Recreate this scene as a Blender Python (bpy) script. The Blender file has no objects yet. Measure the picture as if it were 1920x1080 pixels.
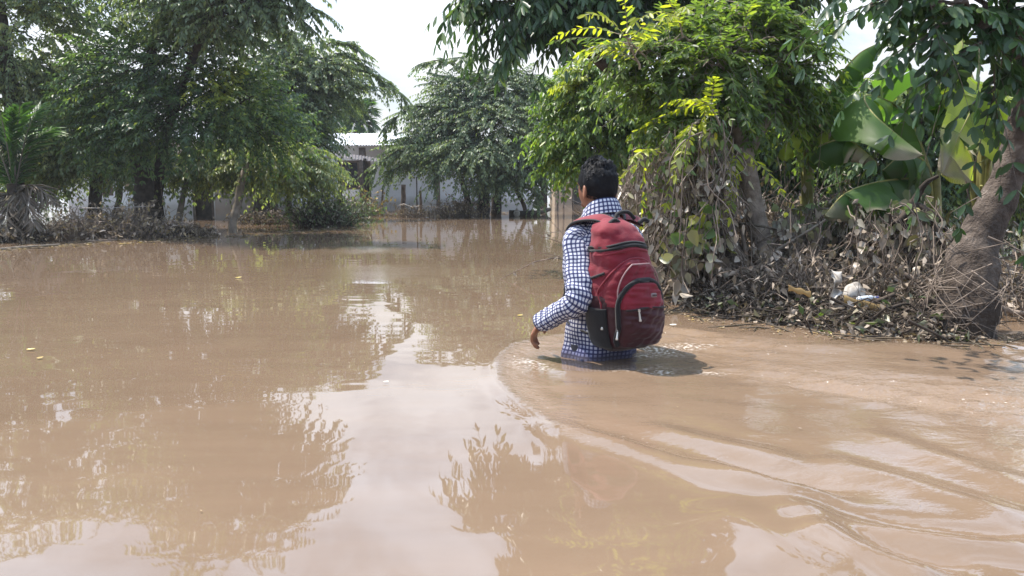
import bpy, bmesh, math, random
import numpy as np
from mathutils import Vector, Matrix

# ------------------------------------------------------------------ camera, light, exposure
scene = bpy.context.scene
COL = scene.collection
CAM_H = 0.75
PITCH = math.radians(7.5)
FPX = 1478.0                       # focal length in photograph pixels (1920 wide)
cam_d = bpy.data.cameras.new("camera")
cam = bpy.data.objects.new("camera", cam_d)
COL.objects.link(cam)
cam.location = (0, 0, CAM_H)
cam.rotation_euler = (math.radians(90) - PITCH, 0, 0)
cam_d.sensor_width = 36.0
cam_d.lens = 36.0 * FPX / 1920.0
cam_d.clip_start = 0.05
cam_d.clip_end = 2000
scene.camera = cam

SUN_EL = math.radians(63)
SUN_AZ = np.array([-0.84, 0.54]); SUN_AZ = SUN_AZ / np.linalg.norm(SUN_AZ)
SUN_DIR = Vector((SUN_AZ[0] * math.cos(SUN_EL), SUN_AZ[1] * math.cos(SUN_EL), math.sin(SUN_EL)))
sun_d = bpy.data.lights.new("sun", 'SUN')
sun_d.energy = 5.0
sun_d.angle = math.radians(0.6)
sun_d.color = (1.0, 0.93, 0.82)
sun = bpy.data.objects.new("sun", sun_d)
COL.objects.link(sun)
sun.rotation_euler = SUN_DIR.to_track_quat('Z', 'Y').to_euler()
sun.location = (-10, 10, 20)

scene.view_settings.view_transform = 'Standard'
scene.view_settings.look = 'None'
scene.view_settings.exposure = 0.95
scene.view_settings.gamma = 1.0
scene.cycles.max_bounces = 8
scene.cycles.transmission_bounces = 4
scene.cycles.transparent_max_bounces = 8
scene.cycles.use_adaptive_sampling = True

world = bpy.data.worlds.new("World")
scene.world = world
world.use_nodes = True


def build_world():
    nt = world.node_tree
    nt.nodes.clear()
    N = nt.nodes.new
    lk = nt.links.new
    out = N('ShaderNodeOutputWorld')
    bg = N('ShaderNodeBackground')
    bg.inputs['Strength'].default_value = 0.1
    lk(bg.outputs[0], out.inputs[0])
    sky = N('ShaderNodeTexSky')
    sky.sky_type = 'NISHITA'
    sky.sun_disc = False
    sky.sun_elevation = SUN_EL
    sky.sun_rotation = math.atan2(SUN_AZ[0], SUN_AZ[1])
    sky.air_density = 1.0
    sky.dust_density = 2.0
    tc = N('ShaderNodeTexCoord')
    sep = N('ShaderNodeSeparateXYZ')
    lk(tc.outputs['Generated'], sep.inputs[0])

    def math_node(op, a, b=None):
        m = N('ShaderNodeMath')
        m.operation = op
        for i, v in enumerate((a, b)):
            if v is None:
                continue
            if isinstance(v, (int, float)):
                m.inputs[i].default_value = v
            else:
                lk(v, m.inputs[i])
        return m.outputs[0]
    den = math_node('ADD', math_node('MAXIMUM', sep.outputs['Z'], 0.0), 0.40)
    cx = math_node('DIVIDE', sep.outputs['X'], den)
    cy = math_node('DIVIDE', sep.outputs['Y'], den)
    comb = N('ShaderNodeCombineXYZ')
    lk(cx, comb.inputs[0]); lk(cy, comb.inputs[1]); comb.inputs[2].default_value = 3.7
    n1 = N('ShaderNodeTexNoise')
    n1.inputs['Scale'].default_value = 4.5
    n1.inputs['Detail'].default_value = 8
    n1.inputs['Roughness'].default_value = 0.55
    n1.inputs['Distortion'].default_value = 0.3
    lk(comb.outputs[0], n1.inputs['Vector'])
    ramp = N('ShaderNodeValToRGB')
    ramp.color_ramp.elements[0].position = 0.38
    ramp.color_ramp.elements[1].position = 0.56
    lk(n1.outputs['Fac'], ramp.inputs[0])
    # cloud brightness: brighter towards the sun, greyer bellies by a second noise
    n2 = N('ShaderNodeTexNoise')
    n2.inputs['Scale'].default_value = 5.0
    n2.inputs['Detail'].default_value = 6
    lk(comb.outputs[0], n2.inputs['Vector'])
    vm = N('ShaderNodeVectorMath'); vm.operation = 'DOT_PRODUCT'
    lk(tc.outputs['Generated'], vm.inputs[0])
    vm.inputs[1].default_value = (SUN_AZ[0] * 0.35, 0.86, 0.25)
    mr = N('ShaderNodeMapRange')
    mr.inputs['From Min'].default_value = -0.6
    mr.inputs['From Max'].default_value = 0.9
    mr.inputs['To Min'].default_value = 8.0
    mr.inputs['To Max'].default_value = 12.0
    lk(vm.outputs['Value'], mr.inputs['Value'])
    mr2 = N('ShaderNodeMapRange')
    mr2.inputs['From Min'].default_value = 0.3
    mr2.inputs['From Max'].default_value = 0.7
    mr2.inputs['To Min'].default_value = 0.80
    mr2.inputs['To Max'].default_value = 1.12
    lk(n2.outputs['Fac'], mr2.inputs['Value'])
    br = math_node('MULTIPLY', mr.outputs[0], mr2.outputs[0])
    lowm = N('ShaderNodeMapRange')                 # cloud near the horizon is farther off and dimmer
    lowm.inputs['From Min'].default_value = 0.10
    lowm.inputs['From Max'].default_value = 0.36
    lowm.inputs['To Min'].default_value = 0.44
    lowm.inputs['To Max'].default_value = 1.25
    lk(sep.outputs['Z'], lowm.inputs['Value'])
    br = math_node('MULTIPLY', br, lowm.outputs[0])
    cc = N('ShaderNodeCombineColor')
    hi = N('ShaderNodeMapRange')
    hi.inputs['From Min'].default_value = 0.14
    hi.inputs['From Max'].default_value = 0.42
    lk(sep.outputs['Z'], hi.inputs['Value'])
    lk(math_node('MULTIPLY', br, math_node('SUBTRACT', 0.97, math_node('MULTIPLY', hi.outputs[0], 0.30))), cc.inputs[0])
    lk(math_node('MULTIPLY', br, math_node('SUBTRACT', 0.99, math_node('MULTIPLY', hi.outputs[0], 0.13))), cc.inputs[1])
    lk(math_node('MULTIPLY', br, math_node('ADD', 1.0, math_node('MULTIPLY', hi.outputs[0], 0.14))), cc.inputs[2])
    # open sky thinned by high veil
    veil = N('ShaderNodeMix'); veil.data_type = 'RGBA'
    veil.inputs[0].default_value = 0.35
    lk(sky.outputs[0], veil.inputs[6])
    lk(cc.outputs[0], veil.inputs[7])
    mix = N('ShaderNodeMix'); mix.data_type = 'RGBA'
    lk(ramp.outputs[0], mix.inputs[0])
    lk(veil.outputs[2], mix.inputs[6])
    lk(cc.outputs[0], mix.inputs[7])
    lk(mix.outputs[2], bg.inputs['Color'])


build_world()

# ------------------------------------------------------------------ helpers
CA, SA = math.cos(PITCH), math.sin(PITCH)


def ray(px, py):
    u = (px - 960.0) / FPX
    v = (540.0 - py) / FPX
    return np.array([u, CA + v * SA, -SA + v * CA])


def W(px, py, D):
    """world point seen at photograph pixel (px, py) at ground distance D in front of the camera"""
    d = ray(px, py)
    return np.array([0, 0, CAM_H]) + d * (D / d[1])


def G(px, py, z=0.0):
    d = ray(px, py)
    return np.array([0, 0, CAM_H]) + d * ((z - CAM_H) / d[2])


def pix(P):
    """inverse of W for arrays (N,3)"""
    P = np.asarray(P, float)
    x, y, z = P[:, 0], P[:, 1], P[:, 2] - CAM_H
    dep = y * CA - z * SA
    dep = np.where(dep < 0.05, 0.05, dep)
    return 960 + FPX * x / dep, 540 - FPX * (y * SA + z * CA) / dep


def tag(o, label=None, cat=None, group=None, kind=None):
    if label: o['label'] = label
    if cat: o['category'] = cat
    if group: o['group'] = group
    if kind: o['kind'] = kind
    return o


def empty(name, loc, label, cat, group=None):
    o = bpy.data.objects.new(name, None)
    COL.objects.link(o)
    o.location = [float(c) for c in loc]
    o.empty_display_size = 0.1
    return tag(o, label, cat, group)


def root_loc(o):
    while o.parent is not None:
        o = o.parent
    return np.array(o.location)


def norm(v):
    v = np.asarray(v, float)
    n = np.linalg.norm(v, axis=-1, keepdims=True)
    return v / np.maximum(n, 1e-9)


def np_mesh(name, V, faces, mats, attrs=None, matidx=None, uv=None, smooth=True):
    """faces: list of int arrays (M,k)"""
    me = bpy.data.meshes.new(name)
    V = np.asarray(V, np.float32)
    me.vertices.add(len(V))
    me.vertices.foreach_set('co', V.ravel())
    loops = np.concatenate([f.ravel() for f in faces]).astype(np.int32)
    tot = np.concatenate([np.full(len(f), f.shape[1]) for f in faces]).astype(np.int32)
    start = np.concatenate([[0], np.cumsum(tot)[:-1]]).astype(np.int32)
    me.loops.add(len(loops))
    me.polygons.add(len(tot))
    me.loops.foreach_set('vertex_index', loops)
    me.polygons.foreach_set('loop_start', start)
    me.polygons.foreach_set('loop_total', tot)
    if smooth:
        me.polygons.foreach_set('use_smooth', np.ones(len(tot), bool))
    if matidx is not None:
        me.polygons.foreach_set('material_index', np.asarray(matidx, np.int32))
    for m in (mats if isinstance(mats, (list, tuple)) else [mats]):
        me.materials.append(m)
    if attrs:
        for k, a in attrs.items():
            at = me.attributes.new(k, 'FLOAT', 'POINT')
            at.data.foreach_set('value', np.asarray(a, np.float32))
    if uv is not None:
        l = me.uv_layers.new(name='UVMap')
        l.data.foreach_set('uv', np.asarray(uv, np.float32)[loops].ravel())
    me.update(calc_edges=True)
    me.validate()
    return me


def link(name, me, parent=None, loc=None):
    o = bpy.data.objects.new(name, me)
    COL.objects.link(o)
    if parent is not None:
        o.parent = parent
    if loc is not None:
        o.location = [float(c) for c in loc]
    return o


class Acc:
    """collects geometry in world coordinates"""
    def __init__(self):
        self.V = []; self.F = {3: [], 4: []}; self.M = {3: [], 4: []}; self.n = 0
        self.A = {}; self.UV = []

    def add(self, V, F, mat=0, uv=None, **attrs):
        V = np.asarray(V, float); F = np.asarray(F, int)
        self.V.append(V)
        self.F[F.shape[1]].append(F + self.n)
        self.M[F.shape[1]].append(np.full(len(F), mat))
        for k, a in attrs.items():
            self.A.setdefault(k, []).append((self.n, np.broadcast_to(np.asarray(a, float), (len(V),))))
        self.UV.append(uv if uv is not None else np.zeros((len(V), 2)))
        self.n += len(V)

    def build(self, name, mats, parent=None, smooth=True, loc=None):
        if self.n == 0:
            return None
        V = np.concatenate(self.V)
        off = np.zeros(3)
        if parent is not None:
            off = root_loc(parent)
        elif loc is not None:
            off = np.asarray(loc, float)
        faces = []; mi = []
        for k in (3, 4):
            if self.F[k]:
                faces.append(np.concatenate(self.F[k])); mi.append(np.concatenate(self.M[k]))
        attrs = {}
        for k, lst in self.A.items():
            a = np.zeros(len(V))
            for s, arr in lst:
                a[s:s + len(arr)] = arr
            attrs[k] = a
        me = np_mesh(name, V - off, faces, mats, attrs, np.concatenate(mi), np.concatenate(self.UV), smooth)
        return link(name, me, parent, None if parent is not None else off)

    # -- shapes
    def tube(self, P, R, seg=8, mat=0, cap=True, rough=0.0, rng=None, lump=None, **attrs):
        P = np.asarray(P, float); n = len(P)
        R = np.broadcast_to(np.asarray(R, float), (n,))
        T = np.gradient(P, axis=0); T = norm(T)
        ref = np.array([0.31, 0.2, 0.93]) if abs(T[0][2]) < 0.9 else np.array([1.0, 0.1, 0])
        A = norm(np.cross(T, ref)); B = np.cross(T, A)
        th = np.linspace(0, 2 * np.pi, seg, endpoint=False)
        ring = (np.cos(th)[None, :, None] * A[:, None, :] + np.sin(th)[None, :, None] * B[:, None, :])
        rr = np.repeat(R[:, None], seg, 1)
        if rough and rng is not None:
            rr = rr * (1 + rough * rng.standard_normal(rr.shape))
        if lump:
            V0 = P[:, None, :] + ring * rr[:, :, None]
            rr = rr * (1 + lump[0] * vnoise(V0, 7, lump[1]) + lump[0] * .5 * vnoise(V0, 8, lump[1] * 2.7))
        V = (P[:, None, :] + ring * rr[:, :, None]).reshape(-1, 3)
        i = np.arange(n - 1)[:, None] * seg; j = np.arange(seg)[None, :]; j2 = (j + 1) % seg
        F = np.stack([i + j, i + j2, i + seg + j2, i + seg + j], -1).reshape(-1, 4)
        s = np.concatenate([[0], np.cumsum(np.linalg.norm(np.diff(P, axis=0), axis=1))])
        uv = np.stack([np.tile(th * R.mean(), n), np.repeat(s, seg)], 1)
        self.add(V, F, mat, uv, **attrs)
        if cap:
            for e, rg in ((0, 0), (n - 1, (n - 1) * seg)):
                Vc = np.concatenate([V[rg:rg + seg], [P[e]]])
                a = np.arange(seg)
                f = np.stack([a, (a + 1) % seg, np.full(seg, seg)], 1)
                if e == 0: f = f[:, ::-1]
                self.add(Vc, f, mat, **attrs)

    def box(self, c, s, rot=0.0, mat=0, tilt=None, **attrs):
        c = np.asarray(c, float); s = np.asarray(s, float) / 2
        V = np.array([[x, y, z] for z in (-1, 1) for y in (-1, 1) for x in (-1, 1)]) * s
        if tilt is not None:
            V = V @ np.array(Matrix.Rotation(tilt[1], 3, tilt[0])).T
        R = np.array([[math.cos(rot), -math.sin(rot), 0], [math.sin(rot), math.cos(rot), 0], [0, 0, 1]])
        V = V @ R.T + c
        F = np.array([[0, 2, 3, 1], [4, 5, 7, 6], [0, 1, 5, 4], [2, 6, 7, 3], [0, 4, 6, 2], [1, 3, 7, 5]])
        # split so that faces stay flat shaded
        self.add(V[F].reshape(-1, 3), np.arange(24).reshape(6, 4), mat, **attrs)

    def ellipsoid(self, c, r, seg=20, rings=12, mat=0, fn=None, R=None, **attrs):
        ph = np.linspace(0, np.pi, rings + 1)[1:-1]; th = np.linspace(0, 2 * np.pi, seg, endpoint=False)
        D = np.stack([np.sin(ph)[:, None] * np.cos(th), np.sin(ph)[:, None] * np.sin(th), np.repeat(np.cos(ph)[:, None], seg, 1)], -1).reshape(-1, 3)
        D = np.concatenate([[[0, 0, 1]], D, [[0, 0, -1]]])
        V = D * np.asarray(r, float)
        if fn is not None: V = fn(D, V)
        if R is not None: V = V @ np.asarray(R).T
        V = V + np.asarray(c, float)
        n = len(D); m = rings - 1
        i = (np.arange(m - 1)[:, None] * seg) + 1; j = np.arange(seg)[None]; j2 = (j + 1) % seg
        F4 = np.stack([i + j, i + seg + j, i + seg + j2, i + j2], -1).reshape(-1, 4)
        base = self.n
        self.add(V, F4, mat, **attrs)
        a = np.arange(seg)
        t = np.stack([np.zeros(seg, int), a + 1, (a + 1) % seg + 1], 1)
        b = np.stack([np.full(seg, n - 1), 1 + (m - 1) * seg + (a + 1) % seg, 1 + (m - 1) * seg + a], 1)
        self.F[3].append(np.concatenate([t, b]) + base); self.M[3].append(np.full(2 * seg, mat))

    def grid(self, V, nu, nv, mat=0, uv=None, closed=False, **attrs):
        V = np.asarray(V, float).reshape(-1, 3)
        i = np.arange(nu - 1)[:, None] * nv
        j = np.arange(nv if closed else nv - 1)[None]; j2 = (j + 1) % nv
        F = np.stack([i + j, i + j2, i + nv + j2, i + nv + j], -1).reshape(-1, 4)
        self.add(V, F, mat, uv, **attrs)

    def leaves(self, B, D, Nn, L, Wd, tint, mud=None, curl=0.18, shape='simple', mat=0):
        """leaf blades: base B, direction D, normal Nn; each folded along the midrib and curling down"""
        B = np.asarray(B, float).reshape(-1, 3); n = len(B)
        if n == 0: return
        D = norm(np.asarray(D).reshape(-1, 3)); Nn = np.asarray(Nn).reshape(-1, 3)
        S = norm(np.cross(D, Nn)); Nn = np.cross(S, D)
        L = np.broadcast_to(np.asarray(L, float), (n,))[:, None]; Wd = np.broadcast_to(np.asarray(Wd, float), (n,))[:, None]
        tint = np.broadcast_to(np.asarray(tint, float), (n,)); mud = np.zeros(n) if mud is None else np.broadcast_to(np.asarray(mud, float), (n,))
        cu = np.broadcast_to(np.asarray(curl, float), (n,))[:, None]
        if shape == 'simple':
            v = [B, B + D * L * .42 + S * Wd * .5 + Nn * L * .02, B + D * L * .45 - Nn * Wd * .16 - Nn * L * cu * .2,
                 B + D * L * .42 - S * Wd * .5 + Nn * L * .02, B + D * L - Nn * L * cu]
            tri = np.array([[0, 1, 2], [0, 2, 3], [1, 4, 2], [2, 4, 3]])
        else:
            hw = shape
            v = [B, B + D * L * .2 + S * Wd * hw[0], B + D * L * .2 - Nn * Wd * .12, B + D * L * .2 - S * Wd * hw[0],
                 B + D * L * .5 + S * Wd * hw[1] - Nn * L * cu * .25, B + D * L * .5 - Nn * Wd * .14 - Nn * L * cu * .3, B + D * L * .5 - S * Wd * hw[1] - Nn * L * cu * .25,
                 B + D * L * .8 + S * Wd * hw[2] - Nn * L * cu * .7, B + D * L * .8 - Nn * Wd * .1 - Nn * L * cu * .75, B + D * L * .8 - S * Wd * hw[2] - Nn * L * cu * .7,
                 B + D * L - Nn * L * cu * 1.2]
            tri = np.array([[0, 1, 2], [0, 2, 3], [1, 4, 5], [1, 5, 2], [2, 5, 6], [2, 6, 3], [4, 7, 8], [4, 8, 5], [5, 8, 9], [5, 9, 6], [7, 10, 8], [8, 10, 9]])
        k = len(v)
        V = np.stack(v, 1).reshape(-1, 3)
        F = (np.arange(n)[:, None, None] * k + tri[None]).reshape(-1, 3)
        self.add(V, F, mat, tint=np.repeat(tint, k), mud=np.repeat(mud, k))


def vnoise(P, seed=0, freq=1.0):
    """cheap smooth pseudo-noise, roughly -1..1"""
    r = np.random.default_rng(seed)
    P = np.asarray(P, float) * freq
    out = np.zeros(P.shape[:-1])
    for k in range(7):
        d = r.standard_normal(P.shape[-1]); d *= (0.7 + 1.1 * r.random()) / np.linalg.norm(d)
        out += np.sin(P @ d * 2.2 + r.random() * 6.28)
    return out / 3.2


def curve(P, n):
    """smooth resample through control points (Catmull-Rom)"""
    P = np.asarray(P, float)
    Q = np.concatenate([[2 * P[0] - P[1]], P, [2 * P[-1] - P[-2]]])
    t = np.linspace(0, len(P) - 1 - 1e-6, n); i = t.astype(int); f = (t - i)[:, None]
    a, b, c, d = Q[i], Q[i + 1], Q[i + 2], Q[i + 3]
    return 0.5 * ((2 * b) + (c - a) * f + (2 * a - 5 * b + 4 * c - d) * f ** 2 + (3 * b - a - 3 * c + d) * f ** 3)


# ------------------------------------------------------------------ materials
def mat_base(name):
    m = bpy.data.materials.new(name)
    m.use_nodes = True
    nt = m.node_tree
    p = nt.nodes['Principled BSDF']
    return m, nt, p


def ramp_node(nt, fac, stops):
    r = nt.nodes.new('ShaderNodeValToRGB')
    e = r.color_ramp.elements
    e[0].position, e[0].color = stops[0][0], (*stops[0][1], 1)
    e[1].position, e[1].color = stops[-1][0], (*stops[-1][1], 1)
    for pos, c in stops[1:-1]:
        x = e.new(pos); x.color = (*c, 1)
    nt.links.new(fac, r.inputs[0])
    return r.outputs[0]


def mixc(nt, fac, a, b, mode='MIX'):
    m = nt.nodes.new('ShaderNodeMix'); m.data_type = 'RGBA'; m.blend_type = mode
    for s, v in ((0, fac), (6, a), (7, b)):
        if isinstance(v, (int, float)): m.inputs[s].default_value = v
        elif isinstance(v, tuple): m.inputs[s].default_value = (*v, 1)
        else: nt.links.new(v, m.inputs[s])
    return m.outputs[2]


def attr(nt, name):
    a = nt.nodes.new('ShaderNodeAttribute'); a.attribute_name = name
    return a.outputs['Fac']


def noise(nt, scale, detail=4, vec=None, rough=0.55):
    n = nt.nodes.new('ShaderNodeTexNoise')
    n.inputs['Scale'].default_value = scale; n.inputs['Detail'].default_value = detail; n.inputs['Roughness'].default_value = rough
    if vec is None:
        g = nt.nodes.new('ShaderNodeNewGeometry'); vec = g.outputs['Position']
    nt.links.new(vec, n.inputs['Vector'])
    return n.outputs['Fac']


def mathn(nt, op, a, b=None, clamp=False):
    m = nt.nodes.new('ShaderNodeMath'); m.operation = op; m.use_clamp = clamp
    for i, v in enumerate((a, b)):
        if v is None: continue
        if isinstance(v, (int, float)): m.inputs[i].default_value = v
        else: nt.links.new(v, m.inputs[i])
    return m.outputs[0]


def bump(nt, p, h, strength=0.4, dist=0.01):
    b = nt.nodes.new('ShaderNodeBump')
    b.inputs['Strength'].default_value = strength; b.inputs['Distance'].default_value = dist
    nt.links.new(h, b.inputs['Height'])
    nt.links.new(b.outputs[0], p.inputs['Normal'])


MUD = (0.29, 0.235, 0.19)


def leaf_mat(name, dark, mid, young, trans=0.35, rough=0.42, spec=0.4):
    m, nt, p = mat_base(name)
    g = nt.nodes.new('ShaderNodeNewGeometry')
    t = attr(nt, 'tint')
    c = ramp_node(nt, t, [(0.0, dark), (0.5, mid), (1.0, young)])
    jit = ramp_node(nt, g.outputs['Random Per Island'], [(0, (0.62, 0.66, 0.6)), (0.6, (1, 1, 1)), (1, (1.3, 1.22, 1.05))])
    c = mixc(nt, 1.0, c, jit, 'MULTIPLY')
    mud = attr(nt, 'mud')
    mudc = ramp_node(nt, g.outputs['Random Per Island'], [(0, (0.15, 0.118, 0.094)), (0.5, MUD), (1, (0.42, 0.36, 0.31))])
    c2 = mixc(nt, mud, c, mudc)
    nt.links.new(c2, p.inputs['Base Color'])
    p.inputs['Roughness'].default_value = rough
    p.inputs['Specular IOR Level'].default_value = spec
    tr = nt.nodes.new('ShaderNodeBsdfTranslucent')
    tcol = mixc(nt, 1.0, c, (1.6, 1.65, 0.75), 'MULTIPLY')
    nt.links.new(tcol, tr.inputs['Color'])
    mx = nt.nodes.new('ShaderNodeMixShader')
    f = mathn(nt, 'MULTIPLY', mathn(nt, 'SUBTRACT', 1.0, mathn(nt, 'MULTIPLY', mud, 0.85)), trans)
    nt.links.new(f, mx.inputs[0])
    nt.links.new(p.outputs[0], mx.inputs[1]); nt.links.new(tr.outputs[0], mx.inputs[2])
    nt.links.new(mx.outputs[0], nt.nodes['Material Output'].inputs['Surface'])
    return m


def noisy_mat(name, stops, scale=8, rough=0.9, bscale=None, bstr=0.5, bdist=0.01, spec=0.2, detail=5, metal=0.0):
    m, nt, p = mat_base(name)
    n = noise(nt, scale, detail)
    nt.links.new(ramp_node(nt, n, stops), p.inputs['Base Color'])
    p.inputs['Roughness'].default_value = rough
    p.inputs['Specular IOR Level'].default_value = spec
    p.inputs['Metallic'].default_value = metal
    if bscale:
        bump(nt, p, noise(nt, bscale, 6), bstr, bdist)
    return m


def plain(name, col, rough=0.6, spec=0.3, metal=0.0, var=0.15, scale=20):
    lo = tuple(c * (1 - var) for c in col); hi = tuple(min(1, c * (1 + var)) for c in col)
    return noisy_mat(name, [(0.3, lo), (0.7, hi)], scale, rough, None, spec=spec, metal=metal)


M = {}
M['leaf_dense'] = leaf_mat('dense_leaf', (0.05, 0.09, 0.052), (0.095, 0.16, 0.07), (0.28, 0.33, 0.06), trans=0.45)
M['leaf_arch'] = leaf_mat('arching_branch_leaf', (0.085, 0.125, 0.085), (0.145, 0.20, 0.118), (0.27, 0.30, 0.11), trans=0.45)
M['leaf_pinnate'] = leaf_mat('pinnate_leaf', (0.065, 0.105, 0.032), (0.125, 0.19, 0.048), (0.33, 0.36, 0.035), trans=0.55)
M['leaf_long'] = leaf_mat('long_glossy_leaf', (0.026, 0.055, 0.026), (0.045, 0.095, 0.033), (0.12, 0.17, 0.045), trans=0.32, rough=0.35)
M['leaf_light'] = leaf_mat('light_green_leaf', (0.06, 0.11, 0.035), (0.11, 0.19, 0.045), (0.32, 0.36, 0.04), trans=0.46)
M['leaf_vine'] = leaf_mat('vine_leaf', (0.05, 0.09, 0.04), (0.10, 0.17, 0.045), (0.34, 0.32, 0.035))
M['leaf_dead'] = leaf_mat('dead_leaf', (0.10, 0.08, 0.062), (0.20, 0.158, 0.12), (0.42, 0.31, 0.12), trans=0.15, rough=0.85, spec=0.15)
M['palm'] = leaf_mat('palm_leaflet', (0.035, 0.07, 0.04), (0.06, 0.14, 0.035), (0.13, 0.24, 0.04))
M['palm_dead'] = leaf_mat('dead_palm_leaflet', (0.09, 0.075, 0.062), (0.17, 0.14, 0.12), (0.28, 0.24, 0.2), trans=0.1, rough=0.8)
M['bark_dark'] = noisy_mat('dark_bark', [(0.3, (0.022, 0.018, 0.015)), (0.7, (0.075, 0.06, 0.05))], 14, 0.95, 40, 0.7, 0.015)
M['bark_pale'] = noisy_mat('pale_bark', [(0.3, (0.12, 0.10, 0.08)), (0.7, (0.26, 0.225, 0.19))], 10, 0.9, 40, 0.5, 0.01)
def mud_bark():
    m, nt, p = mat_base('mud_caked_bark')
    n = noise(nt, 9, 9, rough=.65)
    c = ramp_node(nt, n, [(0.3, (0.035, 0.027, 0.023)), (0.47, (0.085, 0.066, 0.055)), (0.6, (0.13, 0.104, 0.088)), (0.75, (0.27, 0.23, 0.20))])
    g = nt.nodes.new('ShaderNodeNewGeometry'); sp = nt.nodes.new('ShaderNodeSeparateXYZ'); nt.links.new(g.outputs['Position'], sp.inputs[0])
    w = nt.nodes.new('ShaderNodeMapRange'); w.inputs['From Min'].default_value = .34; w.inputs['From Max'].default_value = .12      # still soaked near the water
    nt.links.new(mathn(nt, 'ADD', sp.outputs[2], mathn(nt, 'MULTIPLY', mathn(nt, 'SUBTRACT', noise(nt, 6, 5), .5), .5)), w.inputs['Value'])
    c = mixc(nt, mathn(nt, 'MULTIPLY', w.outputs[0], .8), c, (0.045, 0.033, 0.026))
    nt.links.new(c, p.inputs['Base Color']); p.inputs['Roughness'].default_value = .9; p.inputs['Specular IOR Level'].default_value = .2
    b1 = nt.nodes.new('ShaderNodeBump'); b1.inputs['Strength'].default_value = 1.0; b1.inputs['Distance'].default_value = .07
    nt.links.new(noise(nt, 13, 8, rough=.6), b1.inputs['Height'])
    nt.links.new(b1.outputs[0], p.inputs['Normal'])
    return m


M['bark_mud'] = mud_bark()
M['bark_silt'] = noisy_mat('silt_coated_bark', [(0.3, (0.13, 0.10, 0.082)), (0.55, (0.26, 0.21, 0.175)), (0.75, (0.38, 0.32, 0.27))], 11, 0.92, 30, .8, .02, detail=8)
M['twig'] = noisy_mat('muddy_twig', [(0.3, (0.09, 0.07, 0.057)), (0.7, (0.25, 0.20, 0.165))], 9, 0.95)
M['twig_dark'] = noisy_mat('dark_twig', [(0.3, (0.03, 0.024, 0.02)), (0.7, (0.085, 0.065, 0.052))], 9, 0.95)
M['mudbank'] = noisy_mat('wet_mud', [(0.3, (0.035, 0.026, 0.02)), (0.7, (0.10, 0.076, 0.06))], 6, 0.75, 18, 0.8, 0.03, spec=0.35)


# ------------------------------------------------------------------ foliage generators
def sprays(acc, rng, P, D, L, n, leafL, leafW, droop=0.5, hang=0.5, spread=0.9, tint=0.4, mud=0.0, tw=None, twr=0.004,
           shape='simple', curl=0.18, jit=0.25, t0=0.12, tintj=0.15):
    """S arching twigs with n leaf pairs each. D start direction, droop = sag over length, hang = how far leaves hang down"""
    P = np.asarray(P, float); S = len(P)
    if S == 0: return
    D = norm(D); L = np.broadcast_to(np.asarray(L, float), (S,))
    droop = np.broadcast_to(np.asarray(droop, float), (S,))
    ts = np.linspace(t0, 1.0, n)
    down = np.array([0, 0, -1.0])
    def pos(t):
        t = np.asarray(t)
        return P[:, None, :] + D[:, None, :] * (L[:, None] * t)[:, :, None] + down * (L[:, None] * droop[:, None] * t ** 2)[:, :, None]
    C = pos(ts[None, :].repeat(S, 0))
    T = norm(D[:, None, :] + down * (2 * droop[:, None] * ts[None])[:, :, None])
    up = np.array([0, 0, 1.0]) + 0.25 * rng.standard_normal((S, 1, 3))
    side = norm(np.cross(T, up))
    nrm = np.cross(side, T)
    tint = np.broadcast_to(np.asarray(tint, float), (S,)); mud = np.broadcast_to(np.asarray(mud, float), (S,))
    for sg in (-1, 1):
        d = side * sg * spread + T * (0.55 + 0.25 * rng.random((S, n, 1))) + down * hang + jit * rng.standard_normal((S, n, 3))
        nn = nrm + 0.45 * rng.standard_normal((S, n, 3)) + side * sg * 0.3 * hang
        sc = (0.7 + 0.5 * rng.random((S, n))) * np.where(ts > 0.9, 0.8, 1.0)[None]
        ti = np.clip(tint[:, None] + tintj * rng.standard_normal((S, n)) + 0.12 * (ts[None] - 0.5), 0, 1)
        mu = np.clip(mud[:, None] + 0.15 * rng.standard_normal((S, n)) * (mud[:, None] > 0.02), 0, 1)
        acc.leaves(C.reshape(-1, 3), d.reshape(-1, 3), nn.reshape(-1, 3), (leafL * sc).ravel(), (leafW * sc).ravel(), ti.ravel(), mu.ravel(), curl, shape)
    # terminal leaf
    acc.leaves(C[:, -1], T[:, -1] + down * hang * .4, nrm[:, -1], leafL, leafW, tint, mud, curl, shape)
    if tw is not None:
        k = 4
        tt = np.linspace(0, 1, k)
        Q = pos(tt[None].repeat(S, 0))
        R = twr * (1 - 0.75 * tt)
        a = norm(np.cross(D, np.array([0.2, 0.1, 1.0]))); b = np.cross(D, a)
        th = np.array([0, 2.094, 4.189])
        ring = np.cos(th)[None, None, :, None] * a[:, None, None, :] + np.sin(th)[None, None, :, None] * b[:, None, None, :]
        V = Q[:, :, None, :] + ring * R[None, :, None, None]
        i = np.arange(k - 1)[:, None] * 3; j = np.arange(3)[None]; j2 = (j + 1) % 3
        F = np.stack([i + j, i + j2, i + 3 + j2, i + 3 + j], -1).reshape(-1, 4)
        F = (np.arange(S)[:, None, None] * (3 * k) + F[None]).reshape(-1, 4)
        tw.add(V.reshape(-1, 3), F)


def blob(px, py, D, rx, ry, dz=None):
    c = W(px, py, D)
    k = D / FPX
    return c, np.array([rx * k, (dz if dz else 0.8 * (rx + ry) * 0.5 * k), ry * k])


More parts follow.
